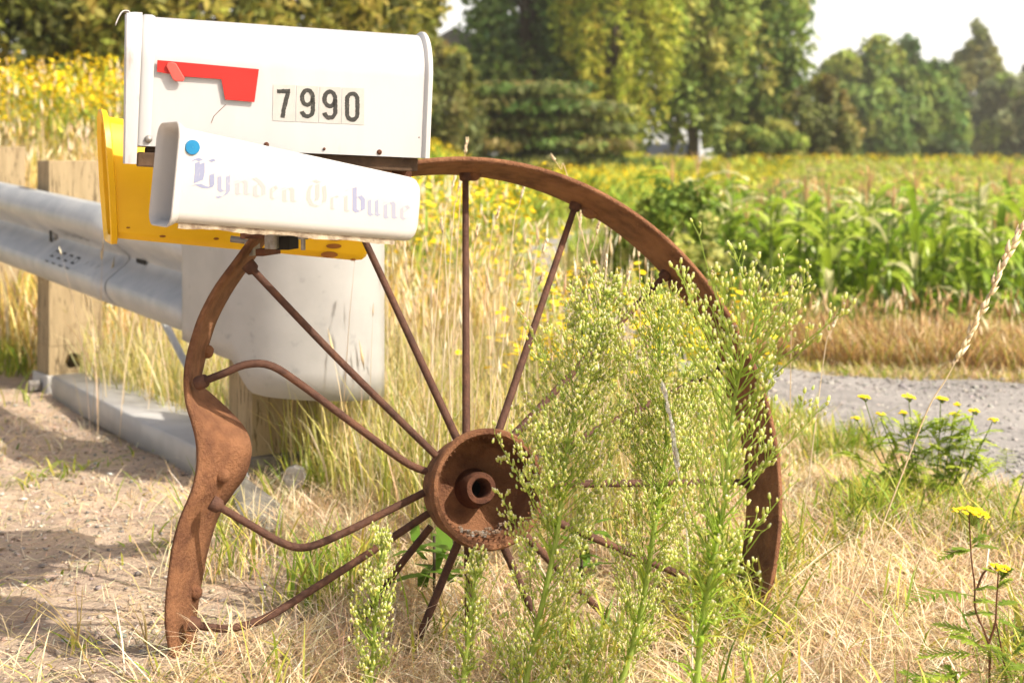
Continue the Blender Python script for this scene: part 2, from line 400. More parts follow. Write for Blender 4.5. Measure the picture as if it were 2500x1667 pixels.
def near_station(px, py):
    best = min(range(len(rows)), key=lambda i: ((rows[i][2].x / rows[i][2].y * F + CX - px) ** 2 + (HY - (rows[i][2].z - CH) / rows[i][2].y * F - py) ** 2) if i > len(rows) * .55 else 1e9)
    t = (rows[min(best + 1, len(rows) - 1)][2] - rows[best - 1][2]).normalized(); ac = (rows[best][4] - rows[best][0]).normalized()
    nr = t.cross(ac).normalized(); nr = nr if nr.dot(Vector((0.5, -0.8, 0))) > 0 else -nr
    pl = rows[best][2]; dvec = Vector(((px - CX) / F, 1, (HY - py) / F)); c0 = Vector((0, 0, CH))
    tt = (pl - c0).dot(nr) / dvec.dot(nr)
    tt = min(max(tt, pl.y - 0.08), pl.y + 0.08)
    return c0 + dvec * tt, nr
for px, py in ((z4(375, 235)), (z4(212, 905)), (z3(268, 665))):
    p, nr = near_station(px, py); rim_rivet(p + nr * 0.004, nr, 0.0125)
# hub: deep cup with rolled lip and toothed inner edge
hub = MB().lathe(H, wn, [(0.0905, 0.062), (0.0935, 0.070), (0.1005, 0.071), (0.1035, 0.066), (0.1035, 0.050), (0.0985, 0.046), (0.0965, 0.03), (0.092, -0.035), (0.020, -0.050), (0.020, -0.030), (0.06, -0.026), (0.080, -0.015), (0.088, 0.01), (0.0895, 0.05)], 56, True).build('hub', 'rust', wheel, smooth=40)
mb = MB()
for k in range(56):
    a = 2 * math.pi * k / 56; rad = wu * math.cos(a) + wv * math.sin(a); tg = wv * math.cos(a) - wu * math.sin(a)
    c = H + wn * 0.052
    mb.add([c + rad * 0.0915 + tg * 0.0036, c + rad * 0.0915 - tg * 0.0036, c + rad * 0.0845, c + rad * 0.0915 + tg * 0.0036 - wn * 0.008, c + rad * 0.0915 - tg * 0.0036 - wn * 0.008, c + rad * 0.0845 - wn * 0.008], [(0, 1, 2), (3, 5, 4), (0, 2, 5, 3), (1, 4, 5, 2)])
mb.build('toothed_ring', 'rust', hub)
MB().lathe(H, wn, [(0.0165, -0.045), (0.0165, 0.016), (0.019, 0.019), (0.026, 0.019), (0.0285, 0.015), (0.030, -0.012), (0.036, -0.03), (0.036, -0.045)], 36, True).build('axle_tube', 'dark_rust', hub, smooth=40)
MB().lathe(H, wn, [(0.0005, -0.04), (0.0172, -0.04)], 24).build('axle_bore_dark', 'hole_dark', hub)  # black disc painted in for the dark down the bore
mb = MB()
for k in range(60):                                     # grit lying in the bottom of the cup
    a = math.radians(random.uniform(-122, -58)); r = 0.083 - random.random() * 0.01; q = H + wu * r * math.cos(a) + wv * r * math.sin(a) + wn * random.uniform(-0.02, 0.045)
    e = random.uniform(.0009, .003); mb.box(q, Vector((1, .3, .1)) * e, Vector((-.3, 1, .2)) * e * .8, Vector((0, -.2, 1)) * e * .7)
tag(mb.build('grit', 'soil_grit', hub), kind='stuff')
def spoke(pts, rs=0.0066, nutdir=None):
    o = MB().tube(pts, rs, 10).build('spoke', 'spoke_rust', wheel, smooth=60)
    e = Vector(pts[-1]); dv = (Vector(pts[-1]) - Vector(pts[-2])).normalized()
    MB().lathe(e - dv * 0.004, dv, [(0.006, -0.012), (0.0115, -0.008), (0.0125, 0.0), (0.0125, 0.008)], 12).build('nut', 'spoke_rust', o, smooth=50)
def px_angle(p):
    return math.degrees(math.atan2(HY - (p.z - CH) / p.y * F - 1192, -(p.x / p.y * F + CX - 1167))) if False else math.degrees(math.atan2(1192 - (HY - (p.z - CH) / p.y * F), p.x / p.y * F + CX - 1167))
def solve(ang, r, off):                                  # wheel angle that is seen at the given angle round the hub
    return min(np.arange(-180, 180, .25), key=lambda q: abs((px_angle(rimpt(q, r, off)) - ang + 180) % 360 - 180))
for k, (dg0, hg) in enumerate(((92.3, 103), (71, 70), (48.8, 59), (26, 27), (1.5, 5), (-23, -23), (-45, -45), (-66, -66), (-91, -101), (-112, -110), (114.5, 113))):
    dg = solve(dg0, R - .004, 0.02 - RW + 0.018); hg = solve(hg, .09, -.008)
    a = math.radians(dg); off_r = 0.02 - RW + 0.018
    pa, pb2 = rimpt(hg, 0.09, -0.008), rimpt(dg, R - 0.004, off_r)
    spoke([pa, pa.lerp(pb2, .5), pb2], [0.0075, 0.0066, 0.0062])
def chain(pl, n=26): return [Vector(p) for p in resample([tuple(P(*q)) for q in pl], n)]
spoke(chain([(1065, 1112, 2.38), (950, 1000, 2.37), (780, 830, 2.36), (607, 648, 2.36)]))
spoke(chain([(1040, 1150, 2.37), (985, 1125, 2.35), (850, 1025, 2.32), (730, 935, 2.29), (660, 892, 2.27), (600, 890, 2.265), (545, 912, 2.265), (488, 934, 2.285)]))
spoke(chain([(1035, 1202, 2.37), (940, 1250, 2.34), (840, 1300, 2.31), (750, 1335, 2.285), (690, 1325, 2.26), (610, 1280, 2.235), (521, 1228, 2.225)]))
spoke(chain([(1046, 1253, 2.37), (900, 1350, 2.33), (760, 1440, 2.28), (660, 1502, 2.245), (590, 1528, 2.225), (530, 1533, 2.21), (467, 1522, 2.205)]))
spoke(chain([(1052, 1285, 2.40), (965, 1395, 2.40), (870, 1530, 2.40), (800, 1640, 2.4)]))

# ------------------------------------------------------------------ decals traced onto a plane
C0 = Vector((0, 0, CH))
class Face:
    def __init__(s, o, a, b_):
        s.o = Vector(o); s.n = (Vector(a)).cross(Vector(b_)).normalized()
        if s.n.dot(C0 - s.o) < 0: s.n = -s.n
    def at(s, px, py, off=0.0):
        d = Vector(((px - CX) / F, 1, (HY - py) / F)); t = (s.o + s.n * off - C0).dot(s.n) / d.dot(s.n); return C0 + d * t
    def sheet(s, pxs, base, th):
        return [s.at(x, y, base) for x, y in pxs], s.n * th

def stroke_outline(pts, wd, rough=0.0):
    L, Rr = [], []
    pts = [np.array(p, float) for p in pts]
    for i, p in enumerate(pts):
        t = pts[min(i + 1, len(pts) - 1)] - pts[max(i - 1, 0)]; t = t / (np.linalg.norm(t) + 1e-9); nn = np.array([-t[1], t[0]])
        L.append(p + nn * (wd / 2 + random.uniform(-rough, rough))); Rr.append(p - nn * (wd / 2 + random.uniform(-rough, rough)))
    return L, Rr

# ------------------------------------------------------------------ mailbox
A0, A1 = P(335, 356, 2.20), P(1045, 387, 2.335)
ma = (A1 - A0); ML = ma.length; ma.normalize()
mbk = Vector((-ma.y, ma.x, 0)).normalized()              # towards the back
mu = ma.cross(mbk).normalized(); mu = mu if mu.z > 0 else -mu
MW, MHS = 0.165, 0.137
box = thing('mailbox', A0 + ma * ML / 2 + mbk * MW / 2 - mu * .02, 'white metal arched mailbox with red flag and black house number on its side', 'mailbox')
def arch(s, g=0.0, n=22, drop=0.0, slump=0.0):
    pts = [A0 + ma * (s + slump * 0) + mbk * (-g) - mu * (g * 0 + drop)]
    for k in range(n + 1):
        a = math.pi * k / n
        pts.append(A0 + ma * s + mbk * (MW / 2 - (MW / 2 + g) * math.cos(a)) + mu * (MHS + (MW / 2 + g) * math.sin(a)))
    pts.append(A0 + ma * s + mbk * (MW + g) - mu * drop)
    return pts
rows = [arch(0.0), arch(ML * .25), arch(ML * .5), arch(ML * .75), arch(ML - 0.012), arch(ML - 0.010, 0.003), arch(ML - 0.006, 0.0065), arch(ML, 0.0065), arch(ML + 0.002, 0.004), arch(ML - 0.001, 0.0)]
mb = MB().grid(rows)
body = mb.build('body', 'enamel', box, smooth=35)
e = arch(ML - 0.001, 0.0005); MB().add(e, [tuple(range(len(e)))]).build('back_panel', 'enamel', body)
q = [A0 + mu * .006, A0 + mbk * MW + mu * .006, A0 + ma * (ML - .002) + mbk * MW + mu * .006, A0 + ma * (ML - .002) + mu * .006]
MB().add(q, [(0, 1, 2, 3)]).build('floor_panel', 'enamel_dirty', body)
# seam ring near the door
rows = [arch(0.0, 0.0012), arch(0.004, 0.0035), arch(0.016, 0.0035), arch(0.021, 0.0014)]
MB().grid(rows).build('front_bead', 'enamel', body, smooth=40)
# door hanging slightly open with bent latch
def darch(s, g, lean): 
    pts = arch(s, g, drop=0.03)
    return [p - ma * (0.004 + lean * ((p - A0).dot(mu) + 0.02)) for p in pts]
rows = [darch(0.004, 0.006, 0.0), darch(-0.004, 0.006, 0.02), darch(-0.014, 0.004, 0.03), darch(-0.017, 0.0, 0.03)]
door = MB().grid(rows).build('door', 'enamel_dirty', box, smooth=35)
e = darch(-0.0165, 0.0, 0.03); MB().add(e, [tuple(range(len(e)))]).build('door_panel', 'enamel_dirty', door)
lt = [P(*q) for q in ((318, 92, 2.27), (319, 50, 2.27), (316, 31, 2.27), (305, 28, 2.268), (297, 32, 2.265), (289, 45, 2.262), (282, 62, 2.26))]
lt = [Vector(p) for p in resample([tuple(p) for p in lt], 20)]
MB().grid([[p - mbk * 0.011, p + mbk * 0.011] for p in lt]).build('latch', 'enamel_dirty', door, smooth=60, solid=0.0016)
MF = Face(A0, ma, mu)
z1 = lambda x, y: (200 + x * .421, y * .421)
def disc(face, px, py, rpx, m, name, parent, th=0.003, dome=0.0, base=0.0):
    c = face.at(px, py, base); r = rpx / F * c.y
    MB().lathe(c, face.n, [(0.0004, th), (r * .55, th * .92), (r * .9, th * .55), (r, 0.0)] if dome else [(0.0004, th), (r * .93, th), (r, th * .5), (r, 0)], 26).build(name, m, parent, smooth=40)
disc(MF, *z1(385, 808), 9.5, 'dull_steel', 'rivet', door, 0.006, 1, 0.0035)
for x, y, r in ((1070, 840, 6.5), (1405, 865, 3.6), (1725, 883, 6.5)): disc(MF, *z1(x, y), r, 'dark_rust', 'screw', box, 0.003, 1)
for x, y, r in ((1955, 798, 1.6),): disc(MF, *z1(x, y), r, 'dark_rust', 'rust_spot', body, 0.0006)
# flag
fl = [z1(*q) for q in ((437, 350), (520, 357), (1026, 403), (1000, 594), (830, 579), (808, 461), (590, 446), (435, 418))]
poly, off = MF.sheet(fl, 0.004, 0.0025)
flag = MB().prism(poly, off).build('flag', 'red_plastic', box, bevel=0.0006)
fl = [z1(*q) for q in ((488, 385), (497, 366), (522, 362), (546, 370), (596, 455), (588, 474), (545, 474), (528, 465))]
poly, off = MF.sheet(fl, 0.0075, 0.004); MB().prism(poly, off).build('flag_clip', 'pink_plastic', flag, bevel=0.0015)
fl = [z1(*q) for q in ((905, 440), (1018, 404), (1024, 409), (1016, 440))]
poly, off = MF.sheet(fl, 0.0066, 0.0006)
sc_ = [z1(*q) for q in ((835, 608), (800, 640), (765, 675), (750, 715))]
La, Ra = stroke_outline(sc_, 1.3); MB().prism([MF.at(*p, 0.0004) for p in La + Ra[::-1]], MF.n * 0.0003).build('scratch', 'rust', body)
# number tiles and digits
sl = lambda x: (x - 1105) * 0.045
tiles = [(1105, 1236), (1240, 1369), (1373, 1501), (1505, 1636)]
def ell(cx, cy, rx, ry, a0, a1, n=16): return [(cx + rx * math.cos(math.radians(a0 + (a1 - a0) * i / n)), cy - ry * math.sin(math.radians(a0 + (a1 - a0) * i / n))) for i in range(n + 1)]
def dense(pts, st=6):
    out = []
    for (x0, y0), (x1, y1) in zip(pts[:-1], pts[1:]):
        k = max(1, int(math.hypot(x1 - x0, y1 - y0) / st)); out += [(x0 + (x1 - x0) * i / k, y0 + (y1 - y0) * i / k) for i in range(k)]
    return out + [pts[-1]]
nine = ell(1308, 572, 30, 44, -10, 350, 22) + []
DIG = [[[(1132, 531), (1208, 529)], [(1196, 535), (1184, 580), (1172, 630), (1164, 684)]],
       [ell(1308, 567, 31, 42, 0, 360, 24), [(1339, 570), (1340, 640)] + ell(1308, 640, 32, 36, 0, -170, 12)],
       [ell(1438, 575, 31, 42, 0, 360, 24), [(1469, 578), (1470, 648)] + ell(1438, 648, 32, 36, 0, -170, 12)],
       [[(1538, 660), (1538, 580)] + ell(1568, 580, 30, 36, 180, 0, 12) + [(1598, 660)] + ell(1568, 660, 30, 36, 0, -180, 12)]]
for (xa, xb), strokes in zip(tiles, DIG):
    pxs = [z1(*q) for q in ((xa + 4, 492 + sl(xa)), (xb, 490 + sl(xb)), (xb, 702 + sl(xb)), (xa, 700 + sl(xa)))]
    poly, off = MF.sheet(pxs, 0.0003, 0.0004)
    t = MB().prism(poly, off).build('number_tile', 'sticker', box)
    mb = MB()
    for st in strokes:
        La, Ra = stroke_outline(dense([z1(*q) for q in st], 2.2), 10.2, 0.75)
        vs = [MF.at(*p, 0.0011) for p in La] + [MF.at(*p, 0.0011) for p in Ra]; k = len(La)
        mb.add(vs, [(i, i + 1, k + i + 1, k + i) for i in range(k - 1)])
    mb.build('digit', 'ink_black', t)
# board and iron under the box
c = A0 + ma * (ML * .5) + mbk * (MW * .5) - mu * 0.012
MB().box(c, ma * (ML * .47), mbk * (MW * .42), mu * 0.0115).build('mounting_board', 'old_board', box, bevel=0.002)
MB().box(A0 + ma * (ML * .06) + mbk * .055 - mu * .022, ma * .028, mbk * .05, mu * .012).build('front_block', 'old_board', box, bevel=0.003)
pb = P(938, 395, 2.40); rimtop = rimpt(103, R, -0.04)
MB().box((pb.x, pb.y, pb.z - 0.035), Vector((0.013, 0.004, 0)), Vector((-.001, .003, 0)), Vector((0, 0, 0.06))).build('iron_strap', 'rust', box, bevel=0.001)
MB().box(A0 + ma * (ML * .80) + mbk * .11 - mu * .03, ma * .09, mbk * .012, mu * .008).build('angle_iron', 'dark_rust', box, bevel=0.001)

# ------------------------------------------------------------------ white newspaper tube
def rrect(w_, h_, r, n=5):
    out = []
    for cx, cy, a0 in ((w_ / 2 - r, h_ / 2 - r, 0), (-w_ / 2 + r, h_ / 2 - r, 90), (-w_ / 2 + r, -h_ / 2 + r, 180), (w_ / 2 - r, -h_ / 2 + r, 270)):
        for k in range(n + 1):
            a = math.radians(a0 + 90 * k / n); out.append((cx + r * math.cos(a), cy + r * math.sin(a)))
    return out
TA, TB = P(428, 545, 2.0), P(1026, 592, 2.205)           # near bottom edge, left and right
ta = TB - TA; TL = ta.length; ta.normalize()
tb = Vector((-ta.y, ta.x, 0)).normalized(); tu = ta.cross(tb).normalized(); tu = tu if tu.z > 0 else -tu
h0 = (P(425, 309, 2.0).z - TA.z) * 1.0; h1 = P(1026, 438, 2.205).z - TB.z
TWD0, TWD1 = 0.105, 0.092
tube = thing('newspaper_box', TA + ta * TL / 2 + tb * .05, 'tapering white plastic newspaper tube with faded blackletter print and blue dot', 'newspaper box')
def tsec(s, g=0.0, r=0.017, shr=0.0, cut=0.0):
    f = s / TL; hh = h0 * (1 - f) + h1 * f; ww = TWD0 * (1 - f) + TWD1 * f
    c = TA + ta * s + tb * (ww / 2) + tu * (hh / 2)
    return [c + tb * x + tu * y - ta * (cut * (0.5 - x / ww) * 0 + cut * (y / hh)) for x, y in rrect(ww + 2 * g - 2 * shr, hh + 2 * g - 2 * shr, max(r - shr * .3 + g, .004))]
rows = [tsec(TL * k / 10) for k in range(10)] + [tsec(TL - 0.02, 0, .018), tsec(TL - 0.012, 0, .02, .0015), tsec(TL - 0.005, 0, .022, .006), tsec(TL, 0, .022, .014)]
shell = MB().grid(rows, True); shell.f.append(tuple(len(shell.v) - 24 + k for k in range(24)))
sh = shell.build('shell', 'white_plastic', tube, smooth=50)
rows = [tsec(0.004, 0.0), tsec(-0.001, 0.004), tsec(-0.008, 0.0075), tsec(-0.0095, 0.006), tsec(-0.008, 0.0035), tsec(0.001, -0.0025), tsec(0.04, -0.003), tsec(TL - 0.05, -0.003), tsec(TL - .045, -.03)]
MB().grid(rows, True).build('lip', 'white_plastic', tube, smooth=60)
# grimy flange along the underside
rows = [[TA + ta * (TL * f) + tb * 0.012 - tu * (0.0065 + 0.0012 * math.sin(f * 23 + 1) + random.uniform(-.0006, .0006)), TA + ta * (TL * f) + tb * 0.012 + tu * 0.003] for f in np.linspace(0.02, 0.90, 60)]
MB().grid(rows).build('underside_flange', 'grimy_plastic', tube, solid=0.003)
TF = Face(TA, ta, tu)
disc(TF, 469.5, 360, 18.5, 'blue_sticker', 'dot_sticker', tube, 0.003)
# blackletter print, drawn with a slanted broad nib
LET = {
 'n': [[(.16, .86), (.16, .06), (.27, -.02)], [(.06, .92), (.18, 1.02)], [(.18, .84), (.46, 1.02), (.58, .86)], [(.58, .9), (.58, .06), (.72, -.02)]],
 'u': [[(.05, .93), (.16, 1.0)], [(.16, .96), (.16, .12), (.3, -.02), (.55, .14)], [(.48, .95), (.58, 1.0)], [(.58, .96), (.58, .06), (.72, -.02)]],
 'y': [[(.05, .93), (.16, 1.0)], [(.16, .96), (.16, .12), (.3, -.02), (.55, .14)], [(.58, 1.0), (.58, .0), (.45, -.22), (.2, -.38)], [(.05, -.3), (.2, -.4)]],
 'e': [[(.16, .84), (.16, .14), (.32, -.02), (.6, .14)], [(.16, .84), (.42, 1.02), (.56, .8)], [(.56, .8), (.2, .5)]],
 'd': [[(.16, .8), (.16, .14), (.34, -.02), (.58, .12)], [(.58, .12), (.58, .72), (.38, 1.12), (.12, 1.4)], [(.16, .8), (.4, .98)]],
 'r': [[(.06, .92), (.18, 1.0)], [(.2, .9), (.2, .06), (.34, -.02)], [(.24, .82), (.48, 1.02), (.62, .9)]],
 'i': [[(.06, .92), (.18, 1.0)], [(.2, .96), (.2, .06), (.36, -.02)], [(.18, 1.28), (.3, 1.38)]],
 'b': [[(.06, 1.5), (.18, 1.58)], [(.18, 1.54), (.18, .14), (.34, -.02), (.58, .14)], [(.58, .14), (.58, .78), (.42, 1.02), (.2, .84)]],
 'L': [[(.05, 1.5), (.22, 1.68), (.42, 1.55), (.52, 1.6)], [(.26, 1.45), (.26, .9), (.2, .25)], [(.47, 1.4), (.47, .8), (.40, .36)], [(.02, .95), (.24, 1.05)], [(.05, .08), (.3, .14), (.55, -.02), (.8, -.06), (.9, .12)], [(.88, .12), (.88, .75)], [(.66, 1.52), (.84, 1.62), (.95, 1.5)]],
 'T': [[(.2, 1.3), (.08, .95), (.06, .45), (.22, .06), (.52, -.08), (.85, .1)], [(.14, 1.5), (.34, 1.62), (.6, 1.46), (.95, 1.6)], [(.52, 1.36), (.52, .55), (.46, .32)], [(.85, 1.25), (.9, .6), (.85, .2)]],
}
TXT = [('L', 105, 320, 300, 162, .95, (.40, .46, .78)), ('y', 345, 490, 345, 150, .75, (.46, .51, .80)), ('n', 515, 660, 372, 128, .75, (.60, .63, .76)), ('d', 685, 815, 395, 128, .68, (.66, .68, .76)),
       ('e', 850, 930, 420, 125, .62, (.72, .72, .73)), ('n', 965, 1105, 442, 130, .75, (.71, .715, .735)), ('T', 1215, 1400, 480, 150, .98, (.63, .65, .73)), ('r', 1425, 1510, 515, 125, .65, (.73, .73, .735)),
       ('i', 1555, 1620, 535, 150, .42, (.66, .68, .74)), ('b', 1635, 1765, 540, 150, .66, (.44, .49, .82)), ('u', 1785, 1905, 572, 150, .72, (.49, .54, .82)), ('n', 1935, 2075, 598, 150, .75, (.52, .56, .81)), ('e', 2095, 2200, 612, 130, .64, (.58, .61, .80))]
for i, (ch, xa, xb, yb, xh, adv, col) in enumerate(TXT):
    mm = mat('print_%02d' % i, tuple(min(c * .50 * g, lim) for c, g, lim in zip(col, (1.12, 1.08, .97), (.345, .35, .395))), 0.6, (.48, .475, .47), 120, lo=0.60, hi=0.95)
    mb = MB(); sx = (xb - xa) / adv
    nib = np.array([0.105, 0.05])
    for st in LET[ch]:
        for p, q in zip(st[:-1], st[1:]):
            cs = [np.array(p) - nib, np.array(p) + nib, np.array(q) + nib, np.array(q) - nib]
            k = len(mb.v) / 4 * 0.00001
            mb.add([TF.at(440 + .255 * (xa + c[0] * sx), 380 + .255 * (yb - c[1] * xh), 0.00025 + k) for c in cs], [(0, 1, 2, 3)])
    mb.build('letter', mm, sh)

# ------------------------------------------------------------------ yellow newspaper tube behind
YA, YB = P(290, 583, 2.48), P(902, 640, 2.66)
ya = YB - YA; YL = ya.length; ya.normalize()
yb_ = Vector((-ya.y, ya.x, 0)).normalized(); yu = ya.cross(yb_).normalized(); yu = yu if yu.z > 0 else -yu
yel = thing('newspaper_box', YA + ya * YL / 2 + yb_ * .06, 'larger yellow plastic newspaper tube hanging behind the white one', 'newspaper box')
def ysec(s, g=0.0, cut=0.0, shr=0.0):
    f = max(s, 0) / YL; k = 1 - 0.22 * f; hh = 0.222 * k
    pr = [(0.012, 0.0), (0.0, 0.012), (-0.012, hh * .42), (0.0, hh * .80), (0.02, hh * .95), (0.045, hh), (0.085, hh), (0.11, hh * .95), (0.128, hh * .8), (0.14, hh * .42), (0.128, 0.012), (0.116, 0.0)]
    c = (0.064, hh / 2); out = []
    for x, y in pr:
        dx, dy = x - c[0], y - c[1]; ln = math.hypot(dx, dy); e = (ln + g - shr) / ln
        out.append(YA + ya * (s - cut * (dy * e / hh + 0.5)) + yb_ * (c[0] + dx * e) + yu * (c[1] + dy * e))
    return out
rows = [ysec(-0.004, 0, .04), ysec(0.02), ysec(YL * .3), ysec(YL * .6), ysec(YL - .03), ysec(YL - .012, 0, 0, .003), ysec(YL - .003, 0, 0, .012), ysec(YL, 0, 0, .024)]
mb = MB().grid(rows, True); mb.f.append(tuple(len(mb.v) - 12 + k for k in range(12)))
ysh = mb.build('shell', 'yellow_plastic', yel, smooth=32, bevel=0.002)
rows = [ysec(0.0, 0.0, .04), ysec(-0.003, 0.011, .04), ysec(-0.013, 0.013, .04), ysec(-0.015, 0.009, .04), ysec(-0.008, -0.003, .04), ysec(0.03, -0.004), ysec(YL * .8, -0.005), ysec(YL * .82, -.05)]
MB().grid(rows, True).build('lip', 'yellow_plastic', yel, smooth=50)
YF = Face(YA - yb_ * 0.0005, ya, yu)
YF2 = Face(YA, ya, (yu * .222 * .42 - yb_ * .012))
def ymark(cx, cy, rx, ry, name='stain'):
    MB().add([YF2.at(cx + rx * math.cos(a), cy + ry * math.sin(a), 0.0012) for a in np.linspace(0, 2 * math.pi, 18, endpoint=False)], [tuple(range(18))]).build(name, 'brown_mark', ysh)
for x, y, rx, ry in ((804, 622, 21, 8), (815, 601, 19, 6), (820, 583, 20, 5), (862, 634, 7, 3), (397, 577, 8, 3), (528, 583, 7, 3), (313, 556, 5, 2)): ymark(x, y, rx, ry)

# clamp and bolts holding the tubes to the rim
br = thing('mounting_bracket', P(640, 600, 2.3), 'dark steel bracket with bolts clamping the white tube to the wheel rim', 'bracket')
zb = lambda x, y: (550 + x * .17, 540 + y * .17)
def bx(a, c, d0, d1, m, name, par=br, bev=0.0015):
    p, q = zb(*a), zb(*c); v = [P(p[0], p[1], d0), P(q[0], p[1], d0), P(q[0], q[1], d0), P(p[0], q[1], d0)]
    return MB().prism(v, Vector((0.25, 1, 0)).normalized() * (d1 - d0)).build(name, m, par, bevel=bev)
bx((210, 130), (740, 255), 2.27, 2.40, 'dark_rust', 'clamp_plate')
bx((560, 190), (715, 400), 2.215, 2.26, 'dull_steel', 'clamp_block')
bx((720, 200), (920, 415), 2.23, 2.27, 'hole_dark', 'channel_hole_dark')  # solid block, coloured black for the dark of a square hole
bx((270, 260), (400, 500), 2.40, 2.43, 'dull_steel', 'hanger_plate')
bx((430, 400), (560, 505), 2.33, 2.40, 'dark_rust', 'lower_nut')
bx((715, 170), (1280, 215), 2.20, 2.27, 'dull_steel', 'top_bar')
for x, y0, y1, r in ((690, 190, 400, .0058), (1118, 235, 415, .0038)):
    a, c = P(*zb(x, y0), 2.19), P(*zb(x, y1), 2.19)
    MB().tube([a, c], r, 12).build('bolt', 'dull_steel', br, smooth=40)
    MB().tube([a + Vector((0, 0, .004)), a - Vector((0, 0, .003))], r * 2.4, 6).build('washer', 'dull_steel', br)
a, c = P(*zb(80, 255), 2.44), P(*zb(280, 280), 2.44); MB().tube([a, c], .006, 10).build('pin', 'dull_steel', br, smooth=40)

# ------------------------------------------------------------------ guardrail, posts, strut, cable
r0 = Vector((-0.916, 3.76, 0)); rd = Vector((-1.074, 1.49, 0)).normalized(); rn = Vector((-rd.y, rd.x, 0)); rn = rn if rn.x < 0 else -rn     # rn: road side
rz = lambda t: 0.375 + 0.048 * t
guard = thing('guardrail', r0 + Vector((0, 0, 0)), 'grey galvanised steel guardrail with a rounded end panel beside the wheel', 'guardrail')
prof = [(0.018, 0.0), (0.045, 0.006), (0.066, 0.028), (0.080, 0.048), (0.083, 0.068), (0.076, 0.088), (0.020, 0.132), (0.006, 0.146), (0.002, 0.156)]
prof = prof + [(d, 0.312 - h) for d, h in prof[-2::-1]]
rows = []
for t in np.arange(-0.03, 6.1, 0.15):
    rows.append([r0 + rd * t + rn * (d - 0.08) + Vector((0, 0, rz(t) + h)) for d, h in prof])
rail = MB().grid(rows).build('rail_beam', 'galvanised', guard, smooth=40, solid=0.003)
# lapped second beam: a visible step where sheets overlap
rows = []
for t in np.arange(0.62, 6.1, 0.15):
    rows.append([r0 + rd * t + rn * (d - 0.0755) + Vector((0, 0, rz(t) + h)) for d, h in prof])
MB().grid(rows).build('lapped_beam', 'galvanised', guard, smooth=40, solid=0.003)
bp_ = [(446, 3.752), (490, 3.66), (545, 3.55), (605, 3.50), (680, 3.465), (770, 3.46), (850, 3.485), (905, 3.535), (930, 3.585), (935, 3.68), (905, 3.83)]
pl = resample([((x - CX) / F * d, d) for x, d in bp_], 64)
rows = []
for i, q in enumerate(pl):
    f = i / 63
    lo = float(np.interp(f, [0, .12, .24, .28, .31, .36, .5, .7, .8, 1.0], [.372, .362, .348, .30, .270, .262, .254, .244, .239, .23])); hi = float(np.interp(f, [0, .2, .36, .45, 1.0], [.70, .73, .82, .83, .82]))
    rows.append([Vector((q[0], q[1], lo + (hi - lo) * k / 8)) for k in range(9)])
endp = MB().grid(rows).build('end_panel', 'zinc_panel', guard, smooth=60, solid=0.004)
c = P(590, 880, 3.52); MB().tube([c, c + Vector((.03, .05, 0))], .014, 8).build('bolt', 'dull_steel', guard)
def rail_pt(t, h, d, out=0.0): return r0 + rd * t + rn * (d - 0.0755 + out) + Vector((0, 0, rz(t) + h))
def rail_rect(t0, t1, ha, hb, da, db, out=0.003): return [rail_pt(t0, ha, da, out), rail_pt(t1, ha, da, out), rail_pt(t1, hb, db, out), rail_pt(t0, hb, db, out)]
MB().add(rail_rect(1.36, 1.395, .135, .177, .016, .016), [(0, 1, 2, 3)]).build('slot_dark', 'hole_dark', guard)  # flat black plate painted in for the dark of a recess
MB().add(rail_rect(.47, .555, .148, .162, .004, .004, 0.0), [(0, 1, 2, 3)]).build('slot_dark', 'hole_dark', guard)  # second black plate, its colour standing in for a recess in shade
c = rail_pt(1.35, .156, .002, .004); MB().lathe(c, rn, [(.0005, .008), (.012, .007), (.015, 0)], 14).build('bolt', 'dull_steel', guard, smooth=40)
# stencilled number on the lower corrugation: 8888 111
def stencil(tc, wt, strokes, hbase, htop):
    mb = MB()
    for (x0, y0), (x1, y1) in strokes:
        dx, dy = x1 - x0, y1 - y0; ln = math.hypot(dx, dy) + 1e-9; nx_, ny_ = -dy / ln * .075, dx / ln * .075
        q = []
        for x, y in ((x0 + nx_, y0 + ny_), (x1 + nx_, y1 + ny_), (x1 - nx_, y1 - ny_), (x0 - nx_, y0 - ny_)):
            h = hbase + (htop - hbase) * y; d = float(np.interp(h, [a[1] for a in prof], [a[0] for a in prof]))
            q.append(rail_pt(tc - x * wt, h, d, 0.0035))
        mb.add(q, [(0, 1, 2, 3)])
    mb.build('printed_digit', 'ink_black', rail)
EIGHT = [((0, 0), (0, 1)), ((1, 0), (1, 1)), ((0, 0), (1, 0)), ((0, .5), (1, .5)), ((0, 1), (1, 1))]
for k in range(4): stencil(1.24 - k * .075, .036, EIGHT, .085, .118)
for k in range(3): stencil(.90 - k * .055, .02, [((.5, 0), (.5, 1))], .085, .118)
for k in range(4): stencil(1.20 - k * .075, .036, EIGHT[:3], .180, .200)

